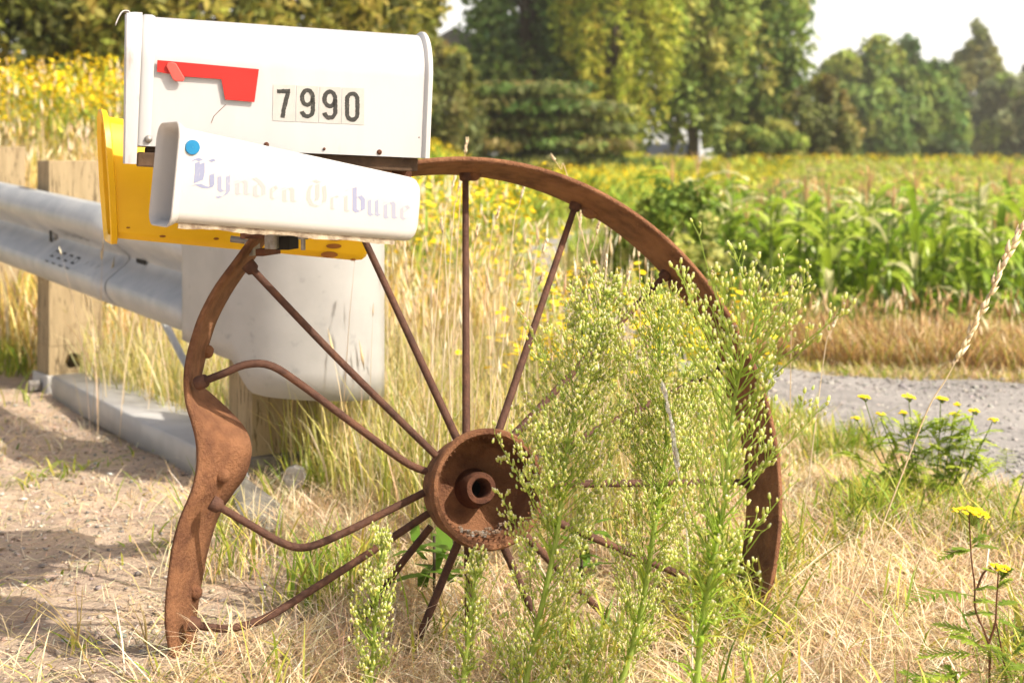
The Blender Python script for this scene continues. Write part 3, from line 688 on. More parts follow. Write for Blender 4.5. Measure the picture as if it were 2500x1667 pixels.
def post(tcorner, ztop, zbot, label, hole=None):
    c = Vector((-0.843, 3.81, 0)) + Vector((-1.074, 1.49, 0)) * tcorner          # near corner in plan
    ax = -rn * 0.2; ay = rd * 0.15                                               # lit face runs away from the rail
    ctr = c + ax / 2 + ay / 2
    t = thing('guardrail_post', (ctr.x, ctr.y, zbot), label, 'post', 'timber guardrail posts')
    segs = [(zbot - .15, ztop)] if not hole else [(zbot - .15, hole - .06), (hole + .06, ztop)]
    for k, (za, zb2) in enumerate(segs):
        MB().box(ctr + Vector((0, 0, (za + zb2) / 2)), ax / 2, ay / 2, Vector((0, 0, (zb2 - za) / 2))).build('timber', 'timber', t, bevel=0.004)
    if hole:
        hc = 0.46; r = 0.031; mb = MB(); sq = []; ci = []
        for k in range(24):
            a = 2 * math.pi * k / 24 + math.pi / 4; cx_, cz_ = math.cos(a), math.sin(a); m_ = max(abs(cx_), abs(cz_))
            fx = cx_ / m_; fz = cz_ / m_
            sq.append((0.5 + 0.5 * fx if False else (hc + (fx > 0) * (1 - hc) * fx + (fx <= 0) * hc * fx), hole + 0.06 * fz)); ci.append((hc + r / .2 * cx_, hole + r * cz_))
        for dpt in (0, 1):
            base = c + ay * dpt
            mb.grid([[base + ax * x + Vector((0, 0, z)) for x, z in sq], [base + ax * x + Vector((0, 0, z)) for x, z in ci]], True)
        mb.grid([[c + ax * x + Vector((0, 0, z)) for x, z in ci], [c + ay + ax * x + Vector((0, 0, z)) for x, z in ci]], True)
        mb.grid([[c + ax * x + Vector((0, 0, z)) for x, z in sq], [c + ay + ax * x + Vector((0, 0, z)) for x, z in sq]], True)
        mb.build('timber', 'timber', t)
    return t, c, ax, ay
pB, cB, axB, ayB = post(0.82, 0.872, 0.0, 'square timber guardrail post with a round hole near its foot', 0.118)
pA, cA, axA, ayA = post(-0.139, 0.80, 0.0, 'timber guardrail post behind the rounded steel end panel')
pC, cC, axC, ayC = post(1.36, 0.935, 0.1, 'timber guardrail post at the left edge of the picture')
for i in range(5):
    p = pB; 
# steel foot of post B with bolt, strut to post A
MB().box(cB + axB * .5 + ayB * .5 + Vector((0, 0, .03)), axB * .56, ayB * .62, Vector((0, 0, .042))).build('steel_sleeve', 'zinc_beam', pB, bevel=.004)
c = cB - axB * .10 + ayB * .35 + Vector((0, 0, .03)); MB().tube([c + rn * .04, c], .022, 6).build('bolt', 'dull_steel', pB)
strut = thing('ground_strut', P(300, 1040, 4.4) * 1.0, 'pale galvanised steel channel lying on the ground between two guardrail posts', 'steel beam')
sA = P(128, 919, 4.93); sB = P(478, 1090, 3.68); sA.z = .087; sB.z = .087
sdv = (sB - sA).normalized(); sw = -Vector((-sdv.y, sdv.x, 0)); sw = sw if sw.x > 0 else -sw
mb = MB(); pr = [(0, -.085), (0.0, -.006), (.002, -.002), (.006, 0), (.184, 0), (.188, -.002), (.19, -.006), (.19, -.085)]
mb.grid([[sA + sdv * 0.0 + sw * x + Vector((0, 0, z)) for x, z in pr], [sB + sw * x + Vector((0, 0, z)) for x, z in pr]])
mb.build('channel', 'zinc_beam', strut, smooth=40, solid=.004)
mb = MB().box(sA + sw * .095 + Vector((0, 0, -.045)), sw * .094, sdv * .003, Vector((0, 0, .04))); mb.build('end_plate', 'zinc_beam', strut)
# foot of post A: split steel tube, torn plates, bolt
f = cA
MB().add([P(*q) for q in ((560, 1190, 3.3), (600, 1168, 3.32), (690, 1235, 3.22), (692, 1290, 3.14), (640, 1296, 3.12), (590, 1270, 3.16))], [(0, 1, 2, 3, 4, 5)]).build('torn_plate', 'dirty_zinc', pA, solid=.006)
MB().box(cA + axA * .55 + ayA * .5 + Vector((0, 0, .04)), axA * .6, ayA * .66, Vector((0, 0, .04))).build('steel_sleeve', 'dirty_zinc', pA, bevel=.004)
c = P(722, 1160, 3.45); MB().tube([c, c + Vector((0, -.03, 0))], .03, 8).build('bolt', 'dull_steel', pA, bevel=.003)
ca, cb = P(380, 745, 4.15), P(600, 1170, 3.52)
mb = MB()
for st in range(6):
    pts = []
    for k in range(90):
        q = ca.lerp(cb, k / 89); a = k * 0.55 + st * math.pi / 3
        dv = (cb - ca).normalized(); u = dv.orthogonal().normalized(); pts.append(q + (u * math.cos(a) + dv.cross(u) * math.sin(a)) * .0065)
    mb.tube(pts, .0052, 5)
tag(mb.build('anchor_cable', 'galvanised', origin=(cb.x, cb.y, 0), smooth=60), 'twisted steel anchor cable running down behind the guardrail to the post foot', 'cable')

# ------------------------------------------------------------------ white marker post and far buildings and cars
q = P(1541, 660, 10.5); zb0 = float(gz(q.x, q.y))
mk = thing('marker_post', (q.x, q.y, zb0), 'thin white marker post beside the lane in front of the corn', 'post')
MB().tube([(q.x, q.y, zb0 - .1), (q.x, q.y, P(0, 592, 10.5).z)], .017, 10).build('shaft', 'post_white', mk, smooth=40)
MB().lathe((q.x, q.y, P(0, 592, 10.5).z), (0, 0, 1), [(.017, 0), (.014, .008), (.0005, .013)], 10).build('cap', 'post_white', mk)

def house(px, d, w_, hh, dp, label):
    c = P(px, 400, d); z0 = float(gz(c.x, c.y)); t = thing('house', (c.x, c.y, z0), label, 'house')
    MB().box((c.x, c.y, z0 + hh / 2), (w_ / 2, 0, 0), (0, dp / 2, 0), (0, 0, hh / 2)).build('wall', 'far_wall', t)
    e = [Vector((c.x + s * (w_ / 2 + .3), c.y - dp / 2 - .3, z0 + hh)) for s in (-1, 1)] + [Vector((c.x, c.y - dp / 2 - .3, z0 + hh + w_ * .3))]
    MB().prism(e, (0, dp + .6, 0)).build('roof', 'far_roof', t)
    for k in (-.28, .2):
        wn_ = MB().box((c.x + w_ * k, c.y - dp / 2 - .01, z0 + hh * .55), (.45, 0, 0), (0, .04, 0), (0, 0, .6)).build('window', 'glass_dark', t)
        mb = MB()
        for s in (-1, 1): mb.box((c.x + w_ * k + s * .48, c.y - dp / 2 - .03, z0 + hh * .55), (.04, 0, 0), (0, .05, 0), (0, 0, .68)); mb.box((c.x + w_ * k, c.y - dp / 2 - .03, z0 + hh * .55 + s * .64), (.44, 0, 0), (0, .05, 0), (0, 0, .04))
        mb.build('frame', 'post_white', wn_)
    MB().box((c.x - w_ * .02, c.y - dp / 2 - .02, z0 + 1.0), (.45, 0, 0), (0, .03, 0), (0, 0, 1.0)).build('door', 'far_roof', t)
house(1120, 52, 7.0, 3.0, 6, 'pale grey house glimpsed between trunks to the right of the mailbox')

def car(px, d, rot, label, grp='cars parked under the trees'):
    c = P(px, 400, d); z0 = float(gz(c.x, c.y)); t = thing('parked_car', (c.x, c.y, z0), label, 'car', grp)
    ca_, sa_ = math.cos(rot), math.sin(rot)
    def L(x, y, z): return Vector((c.x + x * ca_ - y * sa_, c.y + x * sa_ + y * ca_, z0 + z))
    side = [(-2.1, .35), (-2.15, .75), (-1.95, .92), (-1.2, .98), (-.55, 1.45), (.8, 1.48), (1.5, 1.0), (2.05, .9), (2.15, .6), (2.1, .33)]
    b_ = MB().prism([L(x, -.82, z) for x, z in side], L(0, .82, 0) - L(0, -.82, 0)).build('body', 'car_white', t, bevel=.05)
    for s in (-1, 1):
        for win in ([(-1.02, 1.0), (-.52, 1.38), (.1, 1.4), (.1, 1.0)], [(.18, 1.0), (.18, 1.4), (.76, 1.41), (1.3, 1.02)]):
            MB().prism([L(x, s * .825, z) for x, z in win], L(0, s * .012, 0) - L(0, 0, 0)).build('window', 'glass_dark', t)
        for x in (-1.35, 1.35):
            w_ = MB().lathe(L(x, s * .70, .33), L(0, s, 0) - L(0, 0, 0), [(.2, .14), (.33, .13), (.34, .0), (.33, -.08)], 20).build('wheel', 'tyre', t, smooth=40)
            MB().lathe(L(x, s * .70, .33), L(0, s, 0) - L(0, 0, 0), [(.0005, .15), (.2, .142)], 20).build('rim', 'dull_steel', w_)
    for y in (-.6, .6): MB().box(L(-2.16, y, .72), L(.03, 0, 0) - L(0, 0, 0), L(0, .16, 0) - L(0, 0, 0), (0, 0, .07)).build('headlight', 'glass_dark', t)
car(1262, 47, .5, 'white car parked behind the yellow flowers under the low spreading pine')
car(1628, 53, 1.45, 'white car parked between trunks at the right of the low pine')

# ------------------------------------------------------------------ trees
def make_tree(name, label, px, d, h, rx, ry, zlo, style, cols, n, ls, trunk=0.2, lean=0.0, group='trees behind the field', seed=0, clump=None, top_px=None):
    rs = np.random.default_rng(seed + 100); c = P(px, 400, d); z0 = float(gz(c.x, c.y))
    t = thing(name, (c.x, c.y, z0), label, 'tree', group)
    B = np.array([c.x, c.y, z0])
    nc = clump or 90
    if style == 'cone':
        f = rs.random(nc) ** 0.8; az = rs.random(nc) * 2 * np.pi; rr = (1 - f * .93) * (0.55 + .5 * rs.random(nc))
        cc = np.stack([rx * rr * np.cos(az), ry * rr * np.sin(az), zlo + (h - zlo) * f], 1); cs = np.stack([rx * .26 * (1.15 - f), ry * .26 * (1.15 - f), (h - zlo) * .055 * (1.2 - .5 * f)], 1) * (0.7 + .6 * rs.random((nc, 1)))
    elif style == 'layer':
        f = rs.random(nc); az = rs.random(nc) * 2 * np.pi; rr = np.sqrt(rs.random(nc)) * (1 - .35 * f)
        cc = np.stack([rx * rr * np.cos(az), ry * rr * np.sin(az), zlo + (h - zlo) * np.round(f * 5 + rs.normal(0, .25, nc)) / 5 - .12 * rr * (h - zlo)], 1); cs = np.stack([np.full(nc, rx * .22), np.full(nc, ry * .22), np.full(nc, (h - zlo) * .05)], 1) * (0.6 + .8 * rs.random((nc, 1)))
    else:
        v = rs.normal(size=(nc, 3)); v /= np.linalg.norm(v, axis=1, keepdims=True); v *= (0.45 + .55 * rs.random((nc, 1)) ** .5)
        v[:, :2] *= np.where(v[:, 2:3] < 0, 1.0, 0.92)
        cc = v * np.array([rx, ry, (h - zlo) / 2]) + np.array([0, 0, (h + zlo) / 2]); k = 0.19 if style == 'round' else 0.14
        cs = np.stack([np.full(nc, rx * k), np.full(nc, ry * k), np.full(nc, (h - zlo) * (.075 if style == 'round' else .12))], 1) * (0.6 + .8 * rs.random((nc, 1)))
    cc[:, 0] += lean * (cc[:, 2] / h)
    # trunk and limbs to some of the clumps
    mb = MB(); tp = [Vector(B + np.array([lean * f + .06 * rx * math.sin(f * 5 + seed), .05 * rx * math.cos(f * 4), h * .93 * f])) for f in np.linspace(-.02, 1, 9)]
    mb.tube(tp, [trunk * (1.25 if i == 0 else 1 - .11 * i) for i in range(9)], 8)
    for i in rs.choice(nc, min(nc, 26), replace=False):
        zt = cc[i, 2] * (.55 if style != 'layer' else .9); a = Vector(B + np.array([lean * zt / h, 0, zt])); e = Vector(B + cc[i])
        mid = a.lerp(e, .5) + Vector((0, 0, .04 * h)); r_ = trunk * .33 * (1 - .6 * cc[i, 2] / h)
        mb.tube([a, mid, e], [r_, r_ * .65, r_ * .25], 5, cap=False)
    mb.build('trunk', 'bark', t, smooth=60)
    # leaves
    wts = (cs.prod(1)) ** .55; idx = rs.choice(nc, n, p=wts / wts.sum())
    g = rs.normal(size=(n, 3)); g /= np.linalg.norm(g, axis=1, keepdims=True); g *= (rs.random((n, 1)) ** .45) * 1.35
    if style == 'droop': g[:, 2] -= np.abs(g[:, 2]) * .6
    pos = B + cc[idx] + g * cs[idx]
    ccol = np.array(cols)[rs.integers(0, len(cols), nc)] * (1 + rs.normal(0, .15, (nc, 1)))
    col = np.clip(ccol[idx] * (1 + rs.normal(0, .22, (n, 1))) * (1 + rs.normal(0, .06, (n, 3))), .006, .8)
    nb = NB(); nrm = rs.normal(size=(n, 3)) + np.array([0, 0, .5]) + g * .6
    nb.cards(pos, ls * (.6 + .8 * rs.random(n)), col, nrm, .5 if style != 'droop' else .35)
    nb.obj('crown', 'leaf', t)
    return t
OL = [(0.251, 0.267, 0.051), (0.354, 0.326, 0.062), (0.176, 0.198, 0.045), (0.454, 0.395, 0.089), (0.151, 0.170, 0.051)]
DG = [(0.129, 0.218, 0.055), (0.163, 0.254, 0.063), (0.091, 0.154, 0.055), (0.237, 0.310, 0.074)]
YG = [(0.448, 0.468, 0.059), (0.358, 0.435, 0.059), (0.538, 0.503, 0.076), (0.269, 0.346, 0.051)]
MG = [(0.282, 0.369, 0.080), (0.351, 0.405, 0.089), (0.193, 0.264, 0.062), (0.440, 0.440, 0.106)]
SG = [(0.227, 0.261, 0.079), (0.288, 0.285, 0.090), (0.167, 0.195, 0.064), (0.333, 0.279, 0.090)]
HG = [(0.259, 0.292, 0.151), (0.302, 0.313, 0.151), (0.216, 0.248, 0.130)]  # greyed pale greens: distance haze is put into the leaf colour
LG = 'olive thicket behind the guardrail'
for i, (px, d, h, rx, txt) in enumerate(((-60, 17.5, 5.6, 1.9, 'olive green leafy tree filling the top left corner behind yellow tansy'), (210, 19, 6.0, 1.8, 'olive leafy tree directly left of the white mailbox'), (470, 18, 5.6, 1.7, 'olive leafy tree rising above the red mailbox flag'),
        (720, 19.5, 6.2, 1.8, 'olive leafy tree above the house number on the mailbox'), (915, 21, 4.6, 1.0, 'slender olive tree above the right end of the mailbox'))):
    make_tree('leafy_tree', txt, px, d, h, rx, 1.6, .3, 'droop' if i % 2 else 'round', OL, 15000, .085, .10, group=LG, seed=i, clump=150)
make_tree('drooping_cedar', 'brown green drooping cedar beside the right end of the mailbox', 1062, 34, 3.5, 1.3, 1.3, .2, 'droop', SG + OL[:2], 11000, .13, .16, seed=21, clump=90)
make_tree('dark_conifer', 'tall dark green conifer at the centre top of the picture', 1290, 42, 13.5, 2.5, 2.4, 1.2, 'cone', DG, 15000, .17, .25, seed=22, clump=170)
make_tree('yellow_cedar', 'bright yellow green cedar with drooping sprays catching the sun', 1500, 40, 10.5, 1.95, 1.9, 1.7, 'droop', YG, 17000, .13, .22, seed=23, clump=150)
make_tree('dark_conifer', 'dark conifer showing behind the bright yellow green cedar', 1405, 47, 14, 2.8, 2.4, .8, 'cone', DG + MG[:1], 13000, .18, .25, seed=28, clump=150)
make_tree('spreading_pine', 'low spreading dark pine with flat layered boughs right of the mailbox', 1315, 35, 2.75, 2.75, 1.7, .45, 'layer', SG + DG[:2], 15000, .12, .16, seed=24, clump=130)
make_tree('leafy_tree', 'mid green deciduous tree right of the yellow green cedar', 1690, 46, 12.5, 2.0, 2.0, .9, 'round', MG, 15000, .16, .22, seed=25, clump=130)
make_tree('tall_tree', 'tall deep green tree whose right edge stands against the white sky', 1830, 50, 12.0, 2.15, 2.2, .5, 'round', MG + DG[:2], 17000, .17, .26, seed=26, clump=150)
make_tree('leafy_tree', 'small olive round tree at the foot of the tall deep green tree', 2005, 47, 3.5, 1.2, 1.1, -.2, 'round', SG + MG[3:], 8000, .13, .12, seed=27, clump=70)
make_tree('leafy_tree', 'green bushy shrub under the tall deep green tree', 1870, 44, 2.1, 1.3, 1.0, .0, 'round', MG, 6000, .13, .1, seed=33, clump=60)
make_tree('distant_tree', 'left one of the two distant green trees beyond the corn', 2110, 82, 7.7, 3.4, 2.8, -.4, 'round', DG + MG[:3], 16000, .30, .3, group='distant trees beyond the corn', seed=29, clump=90)
make_tree('distant_tree', 'right pointed one of the two distant green trees beyond the corn', 2235, 84, 8.0, 3.1, 2.8, -.4, 'round', DG + MG[:3], 16000, .30, .3, group='distant trees beyond the corn', seed=30, clump=110)
make_tree('distant_tree', 'hazy tall conifer far off near the right edge of the picture', 2385, 105, 11.6, 4.4, 3.2, -.4, 'cone', HG + SG[:2], 17000, .36, .3, group='distant trees beyond the corn', seed=31, clump=90)
make_tree('distant_tree', 'low hazy tree at the far right edge beyond the corn', 2500, 100, 7.4, 3.8, 2.8, -.4, 'round', HG + MG[:1], 12000, .36, .3, group='distant trees beyond the corn', seed=32, clump=70)
make_tree('distant_tree', 'small hazy tree between the pointed tree and the far conifer', 2320, 110, 6.6, 3.6, 2.8, -.4, 'round', HG + MG[:1], 11000, .36, .3, group='distant trees beyond the corn', seed=34, clump=60)

make_tree('leafy_bush', 'dark green leafy bush at the left end of the corn beside the wheel rim', 1660, 7.9, .92, .34, .34, .0, 'round', [(.16, .25, .04), (.24, .34, .05), (.34, .44, .07), (.40, .42, .12)], 5200, .03, .014, group='bushes by the corn', seed=41, clump=60)['category'] = 'bush'
make_tree('leafy_bush', 'lower green leafy bush in the ditch just left of the corn', 1560, 8.6, .62, .26, .3, .0, 'round', [(.22, .32, .045), (.32, .42, .06), (.42, .48, .09)], 3000, .034, .012, group='bushes by the corn', seed=42, clump=40)['category'] = 'bush'
# ------------------------------------------------------------------ corn
def corn_leaf(seed):
    r = random.Random(seed); L_ = r.uniform(.30, .50); W_ = r.uniform(.015, .026); up = r.uniform(1.05, 1.45); dr = r.uniform(.2, 1.5); rows = []
    n = 7
    for i in range(n):
        t = i / (n - 1); ang = up - (up + dr * .9) * t ** 1.3
        if i == 0: x, z = .0, 0.0
        else: x += math.cos(ang) * L_ / (n - 1); z += math.sin(ang) * L_ / (n - 1)
        wd = W_ * (math.sin(math.pi * min(t * .9 + .12, 1)) ** .7) * (1 if i < n - 1 else .05); wv_ = .012 * math.sin(t * 11 + seed)
        rows.append([(x, -wd, z + wd * .35 + wv_), (x, 0, z), (x, wd, z + wd * .35 - wv_)])
    return rows
def rows_np(rows):
    v = np.array([p for r in rows for p in r], float); q = []
    for i in range(len(rows) - 1):
        for k in range(2): q.append((i * 3 + k, i * 3 + k + 1, i * 3 + k + 4, i * 3 + k + 3))
    return v, np.array(q)
LEAFV = [rows_np(corn_leaf(s)) for s in range(8)]
CC = [(.30, .46, .04), (.40, .54, .05), (.50, .62, .09), (.16, .26, .03), (.68, .66, .36)]
LEAFM = []
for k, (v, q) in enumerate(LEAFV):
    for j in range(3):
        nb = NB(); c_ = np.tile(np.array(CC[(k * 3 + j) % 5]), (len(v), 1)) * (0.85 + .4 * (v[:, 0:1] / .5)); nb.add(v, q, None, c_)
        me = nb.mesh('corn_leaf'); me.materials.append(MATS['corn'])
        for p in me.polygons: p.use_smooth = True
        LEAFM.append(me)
def stalk_np(h):
    pts = []; n = 5
    v = np.array([(math.cos(2 * math.pi * k / n) * r, math.sin(2 * math.pi * k / n) * r, z) for z, r in ((0, .013), (h * .6, .010), (h, .003)) for k in range(n)])
    q = np.array([(i * n + k, i * n + (k + 1) % n, (i + 1) * n + (k + 1) % n, (i + 1) * n + k) for i in range(2) for k in range(n)])
    return v, q
def tassel_nb(nb, h):
    m_ = 7; p = np.tile(np.array([0, 0, h * .93]), (m_, 1)); az = np.arange(m_) * 2.4
    nb.blades(p, np.full(m_, .17), np.full(m_, .010), np.linspace(.0, .09, m_), az, np.tile(np.array([.62, .46, .22]), (m_, 1)), np.tile(np.array([.70, .42, .24]), (m_, 1)))
STM, TSM = [], []
for h in (.92, 1.0, 1.08):
    v, q = stalk_np(h); nb = NB(); nb.add(v, q, None, np.tile(np.array([.16, .22, .05]), (len(v), 1))); me = nb.mesh('corn_stalk'); me.materials.append(MATS['corn']); STM.append(me)
    nb = NB(); tassel_nb(nb, h); me = nb.mesh('corn_tassel'); me.materials.append(MATS['dry']); TSM.append(me)
def whole_corn(seed, nl=12):
    r = random.Random(seed); nb = NB(); h = r.choice((.92, 1.0, 1.08)); v, q = stalk_np(h); nb.add(v, q, None, np.tile(np.array([.16, .22, .05]), (len(v), 1)))
    if seed % 4 == 1: tassel_nb(nb, h)
    for k in range(nl):
        v, q = LEAFV[r.randrange(8)]; a = k * 2.9 + r.uniform(-.6, .6); sc = r.uniform(.8, 1.1); zz = h * (.12 + .8 * k / nl)
        vv = np.stack([v[:, 0] * math.cos(a) - v[:, 1] * math.sin(a), v[:, 0] * math.sin(a) + v[:, 1] * math.cos(a), v[:, 2]], 1) * sc + np.array([0, 0, zz])
        nb.add(vv, q, None, np.tile(np.array(CC[r.randrange(5)]) * r.uniform(.85, 1.2), (len(v), 1)))
    return nb
WC = []
for s in range(7):
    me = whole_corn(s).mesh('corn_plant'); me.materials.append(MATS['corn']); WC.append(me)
# field outline: front edge and the edge along the lane
def in_field(x, y):
    f0 = np.array([.93, 8.3]); f1 = np.array([2.85, 7.25]); d = f1 - f0; nrm = np.array([-d[1], d[0]]) / np.linalg.norm(d); s_ = (x - f0[0]) * nrm[0] + (y - f0[1]) * nrm[1]
    e = np.array([2.9, 12.0]); ne = np.array([e[1], -e[0]]) / np.linalg.norm(e); s2 = (x - f0[0]) * ne[0] + (y - f0[1]) * ne[1]
    return (s_ > 0) & (s2 > 0), s_
spots = []
f0 = np.array([.93, 8.3]); fd = np.array([1.92, -1.05]); fd /= np.linalg.norm(fd); fn = np.array([-fd[1], fd[0]])
for row in range(80):
    for k in range(74 + row * 9):
        q = f0 + fn * (row * .36 + random.uniform(-.06, .06)) + fd * (k * .14 + random.uniform(-.05, .05) - row * .1)
        if q[1] > 38 or abs(q[0] / q[1]) > .41: continue
        ok, s_ = in_field(np.array([q[0]]), np.array([q[1]]))
        if ok[0]: spots.append((q[0], q[1], row))
ncorn = 0; far = []
CG = 'corn plants in the field'
for x, y, row in spots:
    z = float(gz(x, y)) - .01; a = random.uniform(0, 6.28); s_ = random.uniform(.92, 1.12) if row < 8 else random.uniform(.78, 1.0)
    if ncorn < 300:
        if row < 4 and ncorn < 90:
            t = thing('corn_plant', (x, y, z), 'leafy green corn plant in the front rows of the field facing the lane', 'corn', 'corn plants in the front rows'); k = random.randrange(3); h = (.92, 1.0, 1.08)[k]
            t.rotation_euler.z = a; t.scale = (s_, s_, s_)
            def part(nm, me, loc, rz_=0, sc=1):
                o = bpy.data.objects.new(nm, me); COL.objects.link(o); o.parent = t; o.location = loc; o.rotation_euler.z = rz_; o.scale = (sc, sc, sc)
            part('stalk', STM[k], (0, 0, 0))
            if random.random() < .25: part('tassel', TSM[k], (0, 0, 0))
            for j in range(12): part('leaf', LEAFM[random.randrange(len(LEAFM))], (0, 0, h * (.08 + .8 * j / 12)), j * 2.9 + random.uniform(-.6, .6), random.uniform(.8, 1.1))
        else:
            o = bpy.data.objects.new('corn_plant', WC[random.randrange(7)]); COL.objects.link(o); o.location = (x, y, z); o.rotation_euler.z = a; o.scale = (s_, s_, s_)
            tag(o, 'green corn plant standing behind the front rows of the field', 'corn', CG)
        ncorn += 1
    else: far.append((x, y, z, a, s_ * 1.0))
far = np.array(far); nb = NB()
fv = []
for s in range(5):
    t_ = whole_corn(s + 40, 9); v = np.concatenate(t_.v); q = np.concatenate(t_.q); c_ = np.concatenate(t_.c)
    fv.append((v, q, c_))
sel = RNG.permutation(len(far))[:4200]; far = far[sel]
for s in range(5):
    g = far[s::5]; v, q, c_ = fv[s]; ca_, sa_ = np.cos(g[:, 3]), np.sin(g[:, 3])
    V = np.stack([(v[None, :, 0] * ca_[:, None] - v[None, :, 1] * sa_[:, None]) * g[:, 4:5] + g[:, 0:1], (v[None, :, 0] * sa_[:, None] + v[None, :, 1] * ca_[:, None]) * g[:, 4:5] + g[:, 1:2], v[None, :, 2] * g[:, 4:5] + g[:, 2:3]], 2)
    b0 = np.arange(len(g))[:, None, None] * len(v)
    jit = 1 + RNG.normal(0, .15, (len(g), 1, 1))
    nb.add(V.reshape(-1, 3), (b0 + q[None]).reshape(-1, 4), None, (c_[None] * jit * np.array([1.1, 1.0, .9])).reshape(-1, 3))
tag(nb.obj('corn_field', 'corn'), 'mass of green corn filling the rest of the field to the trees', 'corn', kind='stuff')

# ------------------------------------------------------------------ grasses and weeds (uncountable)
STRAW = [(.78, .64, .44), (.84, .73, .55), (.72, .57, .36), (.60, .45, .25)]
GOLD = [(.70, .53, .22), (.76, .60, .28), (.62, .45, .15)]
YGR = [(.50, .50, .09), (.40, .45, .07), (.58, .55, .13), (.29, .37, .05)]
GRN = [(.24, .36, .05), (.17, .28, .04), (.32, .42, .06)]
def scatter(n, x0, x1, y0, y1, keep=None, wedge=0.42):
    out = np.zeros((0, 2))
    while len(out) < n:
        q = np.stack([RNG.uniform(x0, x1, n * 2), RNG.uniform(y0, y1, n * 2)], 1)
        m_ = (np.abs(q[:, 0]) < q[:, 1] * wedge + .15) & ~on_lane(q[:, 0], q[:, 1])
        if keep is not None: m_ &= keep(q[:, 0], q[:, 1])
        out = np.concatenate([out, q[m_]])
        if m_.mean() < .002: break
    return out[:n]
def clumpy(sc, thr, sd_):
    def f(x, y):
        v = np.sin(x * sc + sd_) * np.sin(y * sc * 1.1 + sd_ * 2) + .6 * np.sin(x * sc * 2.3 - y * sc * 1.7 + sd_) + RNG.normal(0, .35, len(x)); return v > thr
    return f
def ground3(q, dz=-.006): return np.stack([q[:, 0], q[:, 1], gz(q[:, 0], q[:, 1]) + dz], 1)
def grass(name, label, n, reg, hr, wr, thr, cols, tip=None, keep=None, jit=.2, m_='dry', wts=None, cat='grass', extra=None, wedge=.42):
    q = scatter(n, *reg, keep=keep, wedge=wedge); n = len(q); nb = NB(); h = RNG.uniform(*hr, n) * (.8 + .2 * RNG.random(n)); c0 = pal(n, cols, jit, wts)
    c1 = c0 * np.array([1.1, 1.05, 1.0]) if tip is None else c0 * .35 + pal(n, tip, jit) * .65
    nb.blades(ground3(q), h, RNG.uniform(*wr, n), h * RNG.uniform(*thr, n), RNG.uniform(0, 6.283, n), c0, np.clip(c1, 0, .9), droop=RNG.uniform(0, .35, n))
    if extra: extra(nb)
    return tag(nb.obj(name, m_), label, cat, kind='stuff')
def heads(nb, n, reg, hr, cols, keep=None, size=(.05, .12), thick=.004, lean=.18):
    """thin stems that end in a slender seed head"""
    q = scatter(n, *reg, keep=keep); n = len(q); p = ground3(q); h = RNG.uniform(*hr, n); az = RNG.uniform(0, 6.283, n); th = h * np.abs(RNG.normal(0, lean, n)); c = pal(n, cols, .12)
    nb.blades(p, h, np.full(n, .0022) * (q[:, 1] / 3), th, az, c * .9, c)
    d = np.stack([np.cos(az), np.sin(az), np.zeros(n)], 1); top = p + d * th[:, None] + np.array([0, 0, 1]) * h[:, None]
    ax = d * (th * 1.8)[:, None] + np.array([0, 0, 1]) * h[:, None]
    L_ = RNG.uniform(*size, n); T_ = RNG.uniform(.7, 1.4, n) * thick * (q[:, 1] / 3) ** .5
    tv = np.array([[0, 0, -.5], [1, 0, -.1], [0, 1, -.1], [-1, 0, -.1], [0, -1, -.1], [.3, .2, .5]]); tt = np.array([[0, 1, 2], [0, 2, 3], [0, 3, 4], [0, 4, 1], [1, 5, 2], [2, 5, 3], [3, 5, 4], [4, 5, 1]])
    nb.inst(tv, np.zeros((0, 4), int), tt, np.ones((6, 3)), top, ax, np.stack([T_, T_, L_], 1), np.clip(c * 1.12, 0, .9))

not_dirt = lambda x, y: (x > -.52 + .18 * np.sin(y * 3) - .02 * (y - 2)) | (RNG.random(len(x)) < .03)
grass('dry_grass', 'short straw coloured dry grass covering the ground around the wheel', 20000, (-1.0, 1.6, 1.75, 3.6), (.02, .12), (.0013, .003), (.3, 2.0), STRAW + [(.78, .60, .44)], keep=not_dirt)
grass('dry_grass', 'short bleached dry grass on the verge at the right below the lane', 15000, (.2, 2.6, 2.6, 5.4), (.02, .11), (.002, .004), (.3, 1.8), STRAW + [(.78, .60, .44)] + YGR[:1])
grass('green_grass', 'yellow green weeds in patches on the right verge by the lane', 5000, (.3, 2.4, 2.3, 5.2), (.03, .15), (.003, .007), (.3, 1.2), YGR + GRN[:1], keep=clumpy(4, .75, 3.3), m_='leaf')
grass('green_grass', 'scattered fresh green grass tufts among the dry grass near the wheel', 5200, (-.75, 1.6, 1.85, 4.8), (.04, .2), (.0025, .006), (.2, .8), YGR + GRN, keep=lambda x, y: clumpy(7, .95, 1.3)(x, y) & ((x > -.4) | (y > 2.6)), m_='leaf')
# straw lying about
q = scatter(22000, -1.1, 1.9, 1.7, 4.2, keep=not_dirt); n_ = len(q); nb = NB(); p = ground3(q, .004); p[:, 2] += RNG.random(n_) * .03; c = pal(n_, STRAW, .22)
nb.blades(p, RNG.normal(.005, .018, n_), RNG.uniform(.0012, .0028, n_), RNG.uniform(.04, .16, n_), RNG.uniform(0, 6.28, n_), c, c)
q = scatter(5200, -2.2, -.4, 1.9, 5.2); n_ = len(q); p = ground3(q, .003); c = pal(n_, STRAW, .25)
nb.blades(p, RNG.normal(.002, .008, n_), RNG.uniform(.0012, .003, n_), RNG.uniform(.03, .13, n_), RNG.uniform(0, 6.28, n_), c, c)
tag(nb.obj('straw_litter', 'dry'), 'loose dead straw lying on the ground', 'straw', kind='stuff')
